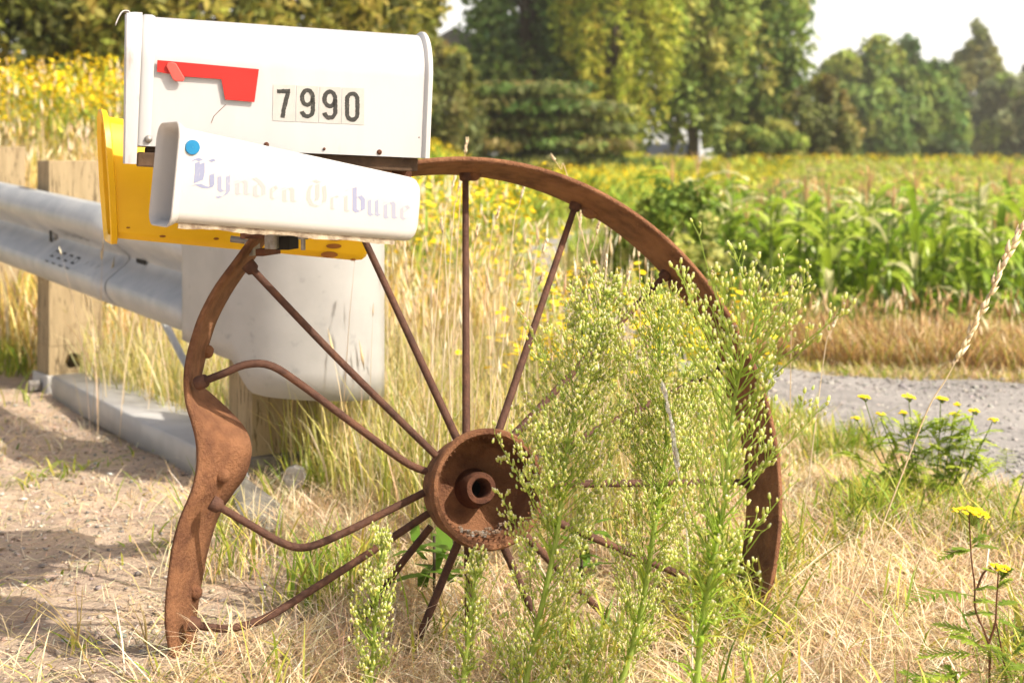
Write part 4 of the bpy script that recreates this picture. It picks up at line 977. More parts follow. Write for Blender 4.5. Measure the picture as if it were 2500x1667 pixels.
# taller grass behind the wheel
behind = lambda x, y: (y > 2.85 + .12 * np.sin(x * 5)) & ((x > -.52) | (y > 3.9 - (x + .5) * .4)) & ~((x < -.4) & (y < 4.6) & (x < -.55 + (y - 3.5) * -.72 + .38) & (y < 3.4))
def beh(nb): heads(nb, 520, (-1.4, .45, 3.0, 5.6), (.36, .66), STRAW[:3], keep=behind, size=(.04, .09), thick=.0026)
off_rail = lambda x, y: ((x + .72) * rn.x + (y - 3.55) * rn.y) < -.12
grass('tall_grass', 'tall yellow green grass with golden tops growing behind the wheel', 22000, (-1.6, 1.25, 2.95, 6.2), (.10, .42), (.0022, .0055), (.08, .6), YGR + GRN[:1] + GOLD[:1] + STRAW[:2], tip=GOLD + STRAW[:2] + YGR[:1], keep=lambda x, y: off_rail(x, y) & (y > 2.95) & (x < .42 + .12 * np.sin(y * 4) - .04 * (y - 3)), m_='leaf', extra=beh)
grass('dry_grass', 'pale dry grass clump hiding the foot of the nearest guardrail post', 1000, (-.75, -.15, 2.75, 3.35), (.04, .15), (.0016, .003), (.2, 1.0), STRAW)
# golden bank behind the guardrail
def bnk(nb): heads(nb, 900, (-4.6, .0, 5.6, 10.0), (.45, .8), STRAW[:3] + GOLD[:1], size=(.06, .13), thick=.004)
grass('bank_grass', 'tall golden dry grass on the bank behind the guardrail', 34000, (-5.0, .0, 5.2, 10.0), (.25, .62), (.005, .011), (.08, .45), GOLD + STRAW[:2] + YGR[:1], keep=off_rail, extra=bnk)
grass('verge_grass', 'bright green grass growing by the guardrail posts on the left', 1500, (-3.4, -1.55, 4.75, 6.5), (.05, .2), (.004, .009), (.2, .8), GRN + YGR[:2], keep=clumpy(3, .2, .4), m_='leaf')
# sprigs on the bare ground at left
grass('verge_grass', 'small green sprigs creeping over the bare gritty ground at left', 520, (-1.9, -.45, 2.0, 4.4), (.015, .07), (.003, .007), (.6, 2.2), GRN + YGR, keep=clumpy(5.5, 1.05, 2.2), m_='leaf')
grass('dry_sprigs', 'thin dry grass sprigs poking from the bare gritty ground at left', 1500, (-2.2, -.45, 1.9, 5.0), (.01, .07), (.0014, .003), (.4, 2.5), STRAW + YGR[:1], keep=clumpy(4.2, .3, 5.1))
# meadow beyond
grass('meadow_grass', 'green and golden meadow grass between the lane and the trees', 26000, (-4, 8, 6.5, 30), (.12, .4), (.010, .03), (.1, .5), YGR + GOLD[:2] + GRN[:1], tip=YGR + GOLD, keep=lambda x, y: ~in_field(x, y)[0])
grass('ditch_grass', 'dark lush green grass in the ditch left of the corn', 7000, (.0, 1.7, 6.2, 12), (.15, .42), (.008, .018), (.1, .5), GRN + [(.09, .16, .025)], m_='leaf', keep=lambda x, y: x > .62 - .03 * (y - 7))
# rusty dock weeds before the corn
RUS = [(.42, .26, .12), (.50, .34, .16), (.33, .19, .09), (.58, .43, .22)]
weed = lambda x, y: (y > 5.75 - .4 * (x - 1)) & (y < 6.9 - .5 * (x - 1.1)) & (x > .75)
def dock(nb):
    heads(nb, 420, (.5, 4.2, 4.6, 8), (.12, .32), RUS + STRAW[:1], keep=weed, size=(.05, .12), thick=.0035, lean=.3)
grass('dock_weeds', 'rusty brown dry dock weeds along the front of the corn', 24000, (.5, 4.2, 4.4, 8), (.04, .27), (.0025, .006), (.1, 1.2), RUS + GOLD[:1] + YGR[1:2] + STRAW[:1], keep=weed, extra=dock)
grass('lane_edge_grass', 'short green grass fringe along the far edge of the gravel lane', 4000, (.6, 3.6, 4.4, 6.6), (.02, .09), (.003, .007), (.2, 1.0), YGR + GRN[:1] + STRAW[:3], keep=lambda x, y: (y > 5.35 - .4 * (x - 1)) & (y < 6.1 - .4 * (x - 1)), m_='leaf')

# tansy masses
DISC_V = np.array([[0, 0, .32]] + [[math.cos(a), math.sin(a), 0] for a in np.linspace(0, 2 * math.pi, 6, endpoint=False)]); DISC_T = np.array([[0, i + 1, (i + 1) % 6 + 1] for i in range(6)])
YEL = [(.86, .64, .02), (.88, .70, .04), (.78, .54, .015), (.82, .58, .015)]
def tansy(name, label, n, reg, hr, fl, keep=None, fs=(.02, .04), per=5, lw=.02):
    q = scatter(n, *reg, keep=keep); n = len(q); p = ground3(q); h = RNG.uniform(*hr, n); nb = NB()
    for k in range(9):
        f = RNG.uniform(.05, .85, n); pp = p + np.array([0, 0, 1]) * (h * f)[:, None] + RNG.normal(0, .03, (n, 3)) * np.array([1, 1, 0])
        c = pal(n, YGR[:2] + GRN, .2); nb.blades(pp, h * RNG.uniform(.08, .25, n), RNG.uniform(.5, 1.3, n) * lw, h * RNG.uniform(.08, .28, n), RNG.uniform(0, 6.28, n), c, c)
    c = pal(n, GRN, .2); nb.blades(p, h, np.full(n, lw * .35), h * .08, RNG.uniform(0, 6.28, n), c, c)
    m_ = int(n * per * fl); idx = RNG.integers(0, n, m_)
    pos = p[idx] + np.array([0, 0, 1]) * (h[idx] * RNG.uniform(.82, 1.06, m_))[:, None] + RNG.normal(0, .07, (m_, 3)) * np.array([1, 1, .2])
    nb.inst(DISC_V, np.zeros((0, 4), int), DISC_T, np.ones((7, 3)), pos, np.array([0, 0, 1.]) + RNG.normal(0, .3, (m_, 3)), RNG.uniform(*fs, m_), pal(m_, YEL, .12))
    return tag(nb.obj(name, 'petal'), label, 'flowers', kind='stuff')
tansy('tansy_flowers', 'yellow tansy flowering on top of the bank at the left', 800, (-4.8, -.8, 8.4, 10.8), (.4, .8), 1.0, fs=(.008, .018), per=16, lw=.014)
tansy('tansy_flowers', 'yellow tansy flowering on the verge seen through the wheel', 260, (-1.1, .15, 5.6, 8.6), (.35, .85), 1.0, fs=(.008, .018), per=8, lw=.011)
tansy('tansy_flowers', 'low yellow tansy flowers among grass beyond the wheel spokes', 120, (.05, .75, 3.9, 5.0), (.25, .5), 1.0, fs=(.009, .016), per=6, lw=.008)
tansy('tansy_flowers', 'broad sheet of yellow tansy in front of the trees', 5200, (-4, 12, 15, 40), (.4, .78), 1.0, keep=lambda x, y: ~in_field(x, y)[0] & (x < 1.0 + (y - 12) * .34) & clumpy(.55, -.25, 2.0)(x, y), fs=(.012, .026), per=4, lw=.04)
tansy('tansy_flowers', 'far strip of yellow tansy behind the corn', 1500, (2, 16, 38, 46), (.7, 1.0), 1.0, fs=(.018, .04), per=2.5, lw=.07)

# stones on the bare ground
ST_V = np.array([[1, 0, 0], [-1, 0, 0], [0, 1, 0], [0, -1, 0], [0, 0, .7], [0, 0, -.7], [.6, .6, .4], [-.6, .55, .4], [.5, -.65, .4], [-.6, -.6, .35]])
from itertools import combinations
bm = bmesh.new()
for v in ST_V: bm.verts.new(v)
hull = bmesh.ops.convex_hull(bm, input=bm.verts); bm.verts.index_update()
ST_T = np.array([[v.index for v in f.verts] for f in bm.faces]); bm.free()
q = scatter(14000, -2.6, -.35, 1.8, 5.2, wedge=.5); n_ = len(q); nb = NB(); s_ = RNG.lognormal(-5.85, .55, n_).clip(.001, .014)
nb.inst(ST_V, np.zeros((0, 4), int), ST_T, np.ones((10, 3)), ground3(q, 0) + np.array([0, 0, .3]) * s_[:, None], np.array([0, 0, 1.]) + RNG.normal(0, .25, (n_, 3)), np.stack([s_, s_ * RNG.uniform(.6, 1, n_), s_ * RNG.uniform(.4, .8, n_)], 1), pal(n_, [(.50, .40, .32), (.36, .33, .30), (.60, .49, .38), (.40, .30, .23), (.27, .25, .235), (.66, .60, .54)], .15))
tag(nb.obj('gravel_stones', 'petal'), 'small mixed stones and grit scattered over the bare ground', 'gravel', kind='stuff')
q = np.stack([RNG.uniform(.4, 4.5, 60000), RNG.uniform(2.6, 7.5, 60000)], 1); q = q[on_lane(q[:, 0], q[:, 1]) & (q[:, 0] < q[:, 1] * .42)][:3600]; n_ = len(q); nb = NB(); s_ = RNG.lognormal(-5.2, .45, n_).clip(.002, .018)
nb.inst(ST_V, np.zeros((0, 4), int), ST_T, np.ones((10, 3)), ground3(q, .022), np.array([0, 0, 1.]) + RNG.normal(0, .25, (n_, 3)), np.stack([s_, s_ * .8, s_ * .6], 1), pal(n_, [(.42, .40, .38), (.30, .29, .28), (.50, .47, .44), (.36, .34, .33)], .12))
tag(nb.obj('lane_gravel', 'petal'), 'loose grey gravel lying on the lane', 'gravel', kind='stuff')
for px, py, d, sz, cl, txt in ((255, 1560, None, .014, (.22, .17, .14), 'brown angular stone lying near the foot of the dented rim'), (295, 1552, None, .013, (.30, .34, .30), 'smooth grey green pebble beside the brown angular stone'), (158, 1568, None, .009, (.62, .60, .60), 'small white pebble at the lower left on the grit'), (270, 1161, None, .013, (.78, .76, .72), 'white flat pebble in the shadow of the steel channel'), (58, 1427, None, .010, (.55, .48, .42), 'pale round pebble at the far lower left')):
    d = CH * F / (py - HY); p = P(px, py, d); nb = NB(); s1 = np.array([[sz, sz * .8, sz * .6]])
    nb.inst(ST_V, np.zeros((0, 4), int), ST_T, np.ones((10, 3)), np.array([[p.x, p.y, float(gz(p.x, p.y)) + sz * .3]]), np.array([[.1, .05, 1.]]), s1, np.array([cl]))
    tag(nb.obj('pebble', 'petal', origin=(p.x, p.y, float(gz(p.x, p.y)))), txt, 'stone', 'larger pebbles on the bare ground')

# ------------------------------------------------------------------ single plants in front
BUD_V = []; BUD_C = []
for z, r, c in ((0, .25, (.50, .60, .12)), (.3, .5, (.62, .69, .17)), (.75, .36, (.72, .73, .27)), (.84, .30, (.74, .72, .38)), (1.0, .33, (.84, .80, .60))):
    for k in range(5):
        a = 2 * math.pi * k / 5; BUD_V.append((r * math.cos(a), r * math.sin(a), z)); BUD_C.append(c)
BUD_V.append((0, 0, 1.0)); BUD_C.append((.86, .80, .66)); BUD_V = np.array(BUD_V); BUD_C = np.array(BUD_C)
BUD_Q = np.array([(i * 5 + k, i * 5 + (k + 1) % 5, (i + 1) * 5 + (k + 1) % 5, (i + 1) * 5 + k) for i in range(4) for k in range(5)]); BUD_T = np.array([(20 + k, 20 + (k + 1) % 5, 25) for k in range(5)])
def ribbon_tube(nb, pts, r0_, r1_, col, sides=4):
    pts = np.array(pts, float); n = len(pts); t = np.gradient(pts, axis=0); t /= np.linalg.norm(t, axis=1, keepdims=True) + 1e-9
    ref = np.array([.3, .9, .2]); u = np.cross(t, ref); u /= np.linalg.norm(u, axis=1, keepdims=True) + 1e-9; w_ = np.cross(t, u); r = np.linspace(r0_, r1_, n)
    v = np.stack([pts + (u * math.cos(2 * math.pi * k / sides) + w_ * math.sin(2 * math.pi * k / sides)) * r[:, None] for k in range(sides)], 1).reshape(-1, 3)
    q = np.array([(i * sides + k, i * sides + (k + 1) % sides, (i + 1) * sides + (k + 1) % sides, (i + 1) * sides + k) for i in range(n - 1) for k in range(sides)])
    nb.add(v, q, None, np.tile(np.array(col), (len(v), 1)))

def horseweed(label, path, d, prof_, nbr, bud, blen, seed, leaves=30, leafl=(.05, .09), ang=.75, sub=6, budn=3, twig=.0009):
    rs = np.random.default_rng(seed); pts = resample([tuple(P(x, y, d + .012 * math.sin(i * 2.1))) for i, (x, y) in enumerate(path)], 60)
    base = pts[0].copy(); g0 = float(gz(base[0], base[1]))
    t = thing('horseweed', (base[0], base[1], g0), label, 'weed', 'horseweed plants in front of the wheel')
    if base[2] > g0: pts = np.concatenate([[[base[0] - .01, base[1], g0 - .01]], pts])
    n = len(pts); nb = NB(); ribbon_tube(nb, pts, .0052, .0015, (.42, .55, .12), 6); nb.obj('stem', 'leaf', t)
    nb = NB(); bp, ba, bs = [], [], []
    fs = np.sort(rs.uniform(0, 1, nbr))
    for f in fs:
        ff = np.interp(f, [0, 1], [prof_[0][0], 1.0]); L_ = np.interp(ff, [p[0] for p in prof_], [p[1] for p in prof_]) * rs.choice([.45, .7, .9, 1.05, 1.25]) * rs.uniform(.85, 1.15)
        k = ff * (n - 1); i = min(int(k), n - 2); o = pts[i] + (pts[i + 1] - pts[i]) * (k - i); tg = pts[i + 1] - pts[max(i - 1, 0)]; tg = tg / np.linalg.norm(tg)
        az = rs.uniform(0, 6.283); out = np.array([math.cos(az), math.sin(az) * .75, 0]); out -= tg * out.dot(tg)
        a0 = ang * rs.uniform(.75, 1.2); br_ = []; dirv = out * math.sin(a0) + tg * math.cos(a0); q = o.copy(); m_ = 9
        for j in range(m_):
            br_.append(q.copy()); dv = dirv + np.array([0, 0, 1]) * (.55 * j / m_); dv /= np.linalg.norm(dv); q = q + dv * L_ / (m_ - 1)
        br_ = np.array(br_); ribbon_tube(nb, br_, twig * 1.4, twig * .6, (.46, .60, .11), 3)
        ns = max(2, int(sub * L_ / .06))
        for s in range(ns):
            u_ = rs.uniform(.25, 1.0) if s else 1.0; k = u_ * (m_ - 1); i2 = min(int(k), m_ - 2); b0 = br_[i2] + (br_[i2 + 1] - br_[i2]) * (k - i2)
            bd = br_[i2 + 1] - br_[i2]; bd = bd / np.linalg.norm(bd); sdv_ = rs.normal(size=3); sdv_ -= bd * sdv_.dot(bd); sdv_ /= np.linalg.norm(sdv_)
            dv = bd * .7 + sdv_ * .65 + np.array([0, 0, .45]); dv /= np.linalg.norm(dv); l_ = blen * rs.uniform(.5, 1.2); e = b0 + dv * l_
            ribbon_tube(nb, np.array([b0, (b0 + e) / 2 + rs.normal(0, .0012, 3), e]), twig * .7, twig * .5, (.50, .62, .13), 3)
            for c_ in range(rs.integers(1, budn + 1)):
                off = rs.normal(0, bud * .9, 3); bp.append(e + (off if c_ else 0)); ad = dv + np.array([0, 0, .8]) + rs.normal(0, .3, 3); ba.append(ad); bs.append(bud * rs.uniform(.65, 1.2))
    tag(nb.obj('branchlets', 'leaf', t), kind='stuff')
    nb = NB(); bs = np.array(bs); m_ = len(bs); gl = np.clip(1 + rs.normal(0, .14, (m_, 1)) + rs.normal(0, .04, (m_, 3)), .6, 1.2)
    nb.inst(BUD_V, BUD_Q, BUD_T, BUD_C, np.array(bp), np.array(ba), np.stack([bs * .62, bs * .62, bs], 1), gl)
    tag(nb.obj('flower_buds', 'leaf', t), kind='stuff')
    nb = NB(); f = rs.uniform(0.02, prof_[0][0] + .42, leaves); k = (f * (n - 1)).astype(int); p = pts[k]; L_ = rs.uniform(*leafl, leaves) * (1.15 - f); c = pal(leaves, [(.34, .50, .06), (.42, .56, .08), (.50, .60, .09)], .15)
    nb.blades(p, L_ * rs.uniform(.3, .8, leaves), rs.uniform(.004, .008, leaves), L_, rs.uniform(0, 6.28, leaves), c, c, droop=rs.uniform(0, .5, leaves)); tag(nb.obj('leaves', 'leaf', t), kind='stuff')
    return t
horseweed('dense tall horseweed with pale buds standing right in front of the hub edge', [(1262, 1800), (1292, 1622), (1356, 1326), (1374, 1177), (1402, 1000), (1440, 850), (1478, 712)], 2.05, [(.08, .10), (.25, .12), (.42, .13), (.62, .115), (.8, .08), (.92, .045), (1, .015)], 165, .0068, .012, 1, ang=.8, sub=6, budn=5, leaves=40)
horseweed('dense horseweed between the hub plant and the right rim, leaning slightly left', [(1470, 1800), (1556, 1536), (1595, 1304), (1613, 1200), (1628, 1050), (1612, 900), (1612, 752)], 2.12, [(.08, .09), (.25, .11), (.45, .125), (.65, .115), (.82, .095), (.93, .055), (1, .015)], 150, .0062, .012, 2, ang=.8, sub=6, budn=5, leaves=36)
horseweed('open branched horseweed with white tipped buds in front of the right rim', [(1692, 1800), (1712, 1540), (1735, 1400), (1765, 1250), (1790, 1000), (1815, 880), (1862, 745)], 1.93, [(.10, .06), (.3, .10), (.45, .13), (.56, .145), (.7, .16), (.84, .14), (.94, .085), (1, .04)], 110, .0082, .020, 3, ang=.78, sub=4, budn=2, leaves=90, leafl=(.05, .10), twig=.0011)
horseweed('small horseweed in the lower centre beneath the bent spoke', [(890, 1830), (905, 1667), (918, 1500), (932, 1325)], 2.10, [(.25, .042), (.55, .05), (.8, .036), (1, .01)], 100, .0066, .010, 4, sub=6, budn=3, leaves=14, leafl=(.03, .05))
horseweed('small narrow horseweed directly below the hub', [(1115, 1830), (1130, 1667), (1150, 1500), (1168, 1368)], 2.06, [(.25, .03), (.55, .038), (.8, .03), (1, .01)], 84, .0066, .009, 5, sub=6, budn=3, leaves=12, leafl=(.03, .05))
horseweed('low bushy horseweed at the bottom edge between the two dense tall ones', [(1400, 1800), (1420, 1700), (1452, 1560)], 2.0, [(.1, .05), (.5, .05), (1, .012)], 50, .0066, .012, 6, sub=5, budn=3, leaves=20, leafl=(.04, .07))
horseweed('low green horseweed at the bottom edge right of the open branched one', [(1850, 1800), (1835, 1700), (1812, 1590)], 2.0, [(.1, .03), (.6, .028), (1, .01)], 14, .0055, .012, 7, sub=3, budn=2, leaves=26, leafl=(.04, .08))

# grass stalks with seed heads
SP_V = np.array([[0, 0, 0], [.5, 0, .35], [0, .38, .35], [-.5, 0, .35], [0, -.38, .35], [.05, 0, 1.0]]); SP_T = np.array([[0, 1, 2], [0, 2, 3], [0, 3, 4], [0, 4, 1], [1, 5, 2], [2, 5, 3], [3, 5, 4], [4, 5, 1]])
def seed_stalk(label, path, d, h0_, n, sl, sw_, col, grp, spread=.5, r=.0014, part_spk=False):
    pts = resample([tuple(P(x, y, d)) for x, y in path], 50); g0 = float(gz(pts[0][0], pts[0][1]))
    t = thing('grass_stalk', (pts[0][0], pts[0][1], g0), label, 'grass stalk', grp)
    if pts[0][2] > g0: pts = np.concatenate([[[pts[0][0] - (pts[1][0] - pts[0][0]) * .6, pts[0][1], g0 - .01]], pts])
    nb = NB(); ribbon_tube(nb, pts, r, r * .35, np.array(col) * .92, 5); nb.obj('stem', 'dry', t)
    m_ = len(pts); pos, ax = [], []
    for k in range(n):
        f = h0_ + (1 - h0_) * (k + random.random() * .6) / n; q = f * (m_ - 1); i = min(int(q), m_ - 2); o = pts[i] + (pts[i + 1] - pts[i]) * (q - i); tg = pts[i + 1] - pts[i]; tg = tg / np.linalg.norm(tg)
        s_ = RNG.normal(size=3); s_ -= tg * s_.dot(tg); s_ /= np.linalg.norm(s_); pos.append(o + s_ * r * 1.5 * (1.2 - f)); ax.append(tg + s_ * spread * random.uniform(.2, 1.1))
    pos, ax = np.array(pos), np.array(ax); cl = pal(n, [col], .1); L_ = RNG.uniform(.75, 1.2, n) * sl
    if part_spk:
        for k in range(n):
            nb = NB(); nb.inst(SP_V, np.zeros((0, 4), int), SP_T, np.ones((6, 3)), pos[k:k + 1], ax[k:k + 1], np.array([[sw_, sw_, L_[k]]]), cl[k:k + 1]); nb.obj('spikelet', 'dry', t)
    else:
        nb = NB(); nb.inst(SP_V, np.zeros((0, 4), int), SP_T, np.ones((6, 3)), pos, ax, np.stack([np.full(n, sw_)] * 2 + [L_], 1), cl); tag(nb.obj('seed_head', 'dry', t), kind='stuff')
seed_stalk('single tall golden grass stalk leaning right with a large pale seed head', [(1940, 1790), (2010, 1640), (2100, 1420), (2190, 1190), (2265, 1000), (2310, 925), (2350, 850), (2400, 750), (2450, 640), (2492, 560)], 2.05, .60, 46, .023, .0085, (.84, .70, .48), 'grass stalks', .42, .0016, True)
seed_stalk('white feathery grass seed head hanging among the horseweed', [(1690, 1500), (1672, 1250), (1655, 1150), (1643, 1060), (1622, 955)], 2.0, .50, 60, .020, .0045, (.88, .84, .76), 'grass stalks', .2, .0014)
SGP = 'dry grass stalks rising behind the wheel'
ORD = ('leftmost', 'second', 'third', 'fourth', 'fifth', 'sixth', 'seventh'); gapn = {}
STK = (((1112, 426), (1085, 535)), ((1126, 432), (1106, 540)), ((1281, 448), (1253, 560)), ((1218, 512), (1198, 590)), ((1078, 540), (1088, 640)), ((1167, 555), (1155, 630)), ((1334, 590), (1303, 670)), ((1418, 520), (1408, 640)),
        ((1466, 530), (1435, 665)), ((1496, 530), (1482, 640)), ((1480, 630), (1477, 712)), ((1558, 600), (1562, 692)), ((1535, 670), (1508, 752)), ((1325, 672), (1290, 745)), ((1140, 345), (1126, 440)), ((1350, 385), (1388, 440)), ((1935, 690), (1932, 780)), ((2040, 780), (2015, 850)))
for (xa, ya_), (xb, yb2) in STK:
    gp = 'above the wheel rim' if ya_ < 400 else 'left of the vertical top spoke' if xa < 1135 else 'just right of the vertical top spoke' if xa < 1340 else 'right of the second spoke' if xa < 1800 else 'beyond the right rim'
    same = sorted(q[0][0] for q in STK if (q[0][1] < 400) == (ya_ < 400) and ((q[0][0] < 1135, q[0][0] < 1340, q[0][0] < 1800) == (xa < 1135, xa < 1340, xa < 1800) or ya_ < 400)); lab = 'dry grass stalk %s, %s from the left there' % (gp, ('first',) [0] if same.index(xa) == 0 else ORD[same.index(xa)])
    d = random.uniform(2.8, 3.3) if xa < 1800 else 3.0; sx_ = (xb - xa) / (yb2 - ya_ + 1e-6)
    yb_g = HY + CH * F / d
    seed_stalk(lab, [(xb + sx_ * .35 * (yb_g - yb2), yb_g), (xb + sx_ * .3 * (yb_g - yb2) * .6, yb2 + .5 * (yb_g - yb2)), (xb, yb2), ((xa + xb) / 2, (ya_ + yb2) / 2), (xa, ya_)], d, .83 if xa != 1350 else .9, 46, .011, .0045, random.choice(STRAW[:2]), SGP, .3, .0016)

# tansy plants on the right
def pinnate(nb, o, dv, L_, col, droop=.3, n=11, wmax=.35):
    o = np.array(o); dv = np.array(dv) / np.linalg.norm(dv); pts = []
    for k in range(8):
        t_ = k / 7; pts.append(o + dv * L_ * t_ + np.array([0, 0, -droop * L_ * t_ ** 2]))
    pts = np.array(pts); ribbon_tube(nb, pts, .0009, .0004, col, 3)
    sdv_ = np.cross(dv, [0, 0, 1]); sdv_ /= np.linalg.norm(sdv_) + 1e-9
    p, ax, sc = [], [], []
    for k in range(n):
        t_ = .15 + .85 * k / (n - 1); i = min(int(t_ * 7), 6); q = pts[i] + (pts[i + 1] - pts[i]) * (t_ * 7 - i); l_ = L_ * wmax * math.sin(math.pi * min(.12 + t_ * .86, 1)) + .002
        for s in (-1, 1):
            p.append(q); ax.append(sdv_ * s + dv * .7 + RNG.normal(0, .12, 3)); sc.append(l_)
    m_ = len(p); p, ax, sc = np.array(p), np.array(ax), np.array(sc); c = pal(m_, [col], .12)
    az = np.arctan2(ax[:, 1], ax[:, 0]); nb.blades(p, ax[:, 2] * sc * .5 - .1 * sc, np.full(m_, .0055), sc, az, c, c, face=np.zeros(m_))
def tansy_plant(label, stems, flowers, leaves, d, grp='tansy plants on the right', stemcol=(.22, .10, .06), fs=.0032, lcols=((.28, .40, .05), (.36, .48, .06), (.22, .32, .04))):
    o = P(*stems[0][0], d); g0 = float(gz(o.x, o.y)); t = thing('tansy_plant', (o.x, o.y, g0), label, 'flower plant', grp)
    for st in stems:
        pts = resample([tuple(P(x, y, d)) for x, y in st], 24); nb = NB(); c_ = stemcol
        if pts[0][2] > g0 + .03 and st is stems[0]: pts = np.concatenate([[[pts[0][0], pts[0][1], g0]], pts])
        ribbon_tube(nb, pts, .0021, .0011, c_, 5); nb.obj('stem', 'leaf', t)
    for fx, fy, fw in flowers:
        c = P(fx, fy, d); w_ = fw / F * d / 2; m_ = max(12, int(110 * (w_ / .028) ** 2)); a = RNG.uniform(0, 6.28, m_); r = np.sqrt(RNG.random(m_)) * w_
        pos = np.stack([c.x + r * np.cos(a), c.y + r * np.sin(a) * .8, c.z - .25 * r ** 2 / max(w_, 1e-4) + RNG.normal(0, .0012, m_) - .12 * r * np.cos(a)], 1); nb = NB()
        nb.inst(DISC_V * np.array([1, 1, 1.6]), np.zeros((0, 4), int), DISC_T, np.ones((7, 3)), pos, np.array([0, -.15, 1.]) + RNG.normal(0, .2, (m_, 3)), np.full(m_, fs) * RNG.uniform(.8, 1.25, m_), pal(m_, YEL[:2], .1))
        for k in range(min(m_, 24)): ribbon_tube(nb, np.array([pos[k], [c.x + .004, c.y, c.z - w_ * 1.0]]), .0006, .0007, (.22, .30, .05), 3)
        nb.obj('flower_head', 'petal', t)
    for lx, ly, ang, ln in leaves:
        nb = NB(); oz = P(lx, ly, d); a = math.radians(ang); yj = RNG.uniform(-.5, .5); pinnate(nb, oz, (math.cos(a), yj, math.sin(a)), ln / F * d, random.choice(lcols)); nb.obj('leaf', 'leaf', t)
    return t
lv = []
for sx_, sy_, ang, ln in ((2372, 1340, 175, 95), (2372, 1335, 8, 80), (2370, 1345, 150, 60), (2372, 1330, 40, 60), (2378, 1455, 160, 190), (2376, 1440, 30, 60), (2432, 1480, 20, 70), (2430, 1470, 160, 60), (2430, 1440, 50, 60), (2432, 1400, 140, 45), (2436, 1500, 170, 80), (2430, 1510, -10, 60), (2440, 1420, 60, 60), (2385, 1560, 150, 120), (2390, 1600, 170, 150), (2420, 1600, 140, 130), (2420, 1620, 100, 100), (2400, 1640, 178, 190), (2440, 1640, 20, 90), (2480, 1640, 120, 110), (2470, 1600, 60, 80), (2330, 1650, 165, 110), (2300, 1690, 140, 130), (2350, 1700, 110, 110), (2260, 1720, 150, 100), (2440, 1690, 90, 120), (2490, 1560, 80, 80)):
    lv.append((sx_, sy_, ang, ln))
tansy_plant('tall tansy plant with two flat yellow flower heads at the lower right corner', [[(2418, 1760), (2416, 1667), (2413, 1569), (2382, 1490), (2380, 1430), (2371, 1354), (2366, 1250)], [(2412, 1575), (2430, 1520), (2433, 1470), (2438, 1388)], [(2465, 1760), (2455, 1640), (2432, 1520)], [(2385, 1440), (2400, 1400), (2420, 1385)]], [(2368, 1240, 86), (2440, 1380, 52)], lv, 2.1)
d = 3.35; lv = []
for k in range(210):
    x = random.gauss(2270, 105); y = random.uniform(1030, 1225) + abs(x - 2270) * .3; lv.append((x, y, random.uniform(20, 160), random.uniform(45, 95)))
st = [[(2275 + (x - 2275) * .25, 1260), (2275 + (x - 2275) * .7, 1120), (x, y)] for x, y in ((2110, 972), (2218, 970), (2297, 975), (2380, 995), (2425, 1025), (2150, 1020), (2205, 1010), (2330, 1015), (2090, 1022))]
tansy_plant('bushy green tansy with small flat yellow heads beside the gravel lane', st, [(2110, 966, 30), (2218, 965, 34), (2297, 970, 30), (2380, 1000, 28), (2426, 1022, 24), (2150, 1008, 20), (2206, 1006, 22), (2330, 1008, 24), (2090, 1018, 22), (2340, 985, 18)], lv, d, stemcol=(.18, .26, .05), fs=.0042, lcols=((.50, .64, .08), (.60, .70, .10), (.40, .54, .06)))
# broad-leaved weeds behind the hub, between the lower spokes
def dockplant(label, px, py, d, n, L_, seed):
    o = P(px, py, d); g0 = float(gz(o.x, o.y)); t = thing('leafy_weed', (o.x, o.y, g0), label, 'weed', 'leafy weeds behind the wheel'); rs = random.Random(seed)
    for k in range(n):
        a = rs.uniform(0, 6.28); nb = NB(); l_ = L_ * rs.uniform(.6, 1.15); z = g0 + rs.uniform(.0, 1) * L_ * 1.2
        nb.blades(np.array([[o.x + rs.gauss(0, .02), o.y + rs.gauss(0, .02), z]]), np.array([l_ * rs.uniform(.3, .7)]), np.array([l_ * .24]), np.array([l_]), np.array([a]), np.array([[.10, .20, .025]]) * rs.uniform(.8, 1.6), np.array([[.16, .27, .03]]) * rs.uniform(.8, 1.4), face=np.zeros(1), droop=np.array([.6])); nb.obj('leaf', 'leaf', t)
    MB().tube([(o.x, o.y, g0 - .01), (o.x, o.y, g0 + L_ * 1.3)], .003, 6).build('stem', 'bark', t)
dockplant('broad leaved green weed between the lower spokes beneath the hub', 1060, 1420, 2.62, 16, .11, 3)
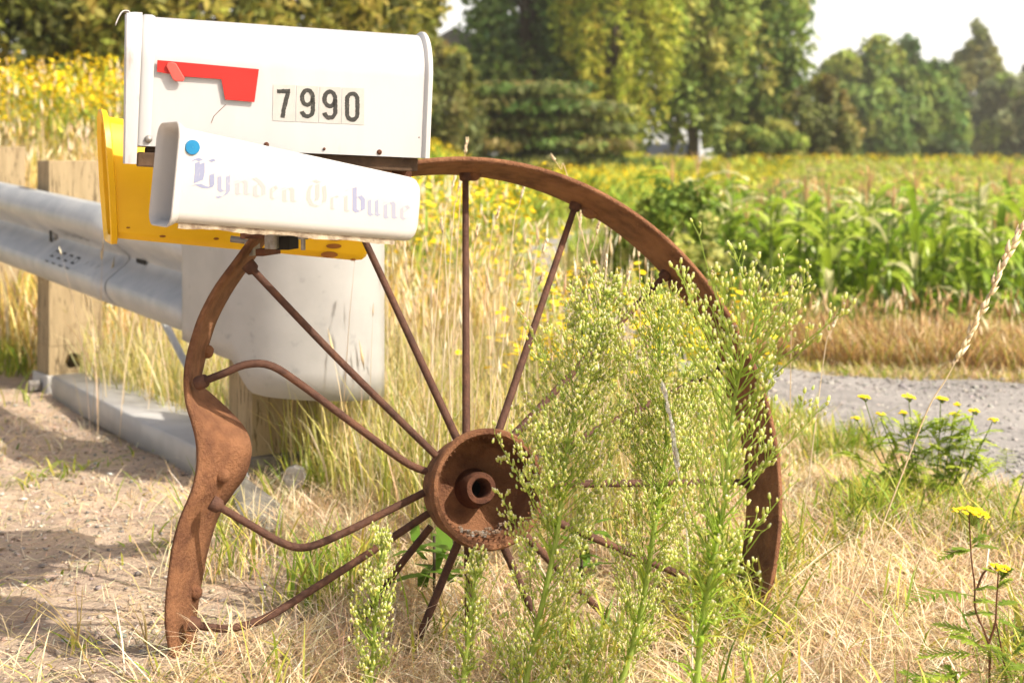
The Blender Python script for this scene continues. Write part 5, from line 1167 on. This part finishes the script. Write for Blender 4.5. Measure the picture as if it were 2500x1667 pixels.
dockplant('broad leaved green weed right of the hub behind the horseweed', 1420, 1400, 2.7, 14, .11, 4)
dockplant('narrow green weed growing up behind the vertical top spoke', 1105, 1200, 2.85, 12, .12, 5)
# finger-grass stalks on the bare ground at the lower left
def fingers(label, base, hub_, tips, d, seed):
    o = P(*base, d); t = thing('finger_grass', (o.x, o.y, float(gz(o.x, o.y))), label, 'grass stalk', 'finger grass at the lower left')
    nb = NB(); ribbon_tube(nb, resample([tuple(P(*base, d)), tuple(P((base[0] + hub_[0]) / 2 - 4, (base[1] + hub_[1]) / 2, d)), tuple(P(*hub_, d))], 12), .0014, .0010, (.48, .40, .16), 5); nb.obj('stem', 'dry', t)
    for x, y in tips:
        nb = NB(); ribbon_tube(nb, resample([tuple(P(*hub_, d)), tuple(P((x + hub_[0]) / 2 + 3, (y + hub_[1]) / 2 - 6, d - .02)), tuple(P(x, y, d - .03))], 14), .0016, .0005, (.42, .33, .15), 4); nb.obj('finger', 'dry', t)
zf = lambda x, y: (x * .2341, 1300 + y * .2341)
fingers('spreading finger grass stalk with five thin spikes at the lower left', (262, 1700), zf(810, 1120), [zf(290, 750), zf(400, 610), zf(780, 550), zf(860, 560), zf(350, 700)], 2.15, 1)
fingers('upright finger grass stalk with close spikes left of the rim foot', (400, 1700), zf(1530, 1170), [zf(1180, 800), zf(1360, 740), zf(1455, 730), zf(1490, 800)], 2.12, 2)

# ------------------------------------------------------------------ summer haze in the air
hm = bpy.data.materials.new('haze'); hm.use_nodes = True; hn = hm.node_tree.nodes; hn.clear()
ho = hn.new('ShaderNodeOutputMaterial'); hv = hn.new('ShaderNodeVolumePrincipled'); hv.inputs['Color'].default_value = (.96, .94, .84, 1); hv.inputs['Density'].default_value = 0.0010; hv.inputs['Anisotropy'].default_value = 0.2
hm.node_tree.links.new(hv.outputs[0], ho.inputs['Volume'])
tag(MB().box((0, 480, 14), (850, 0, 0), (0, 520, 0), (0, 0, 15.5)).build('haze', hm), 'thin warm summer haze hanging over the whole field', 'haze', kind='stuff')
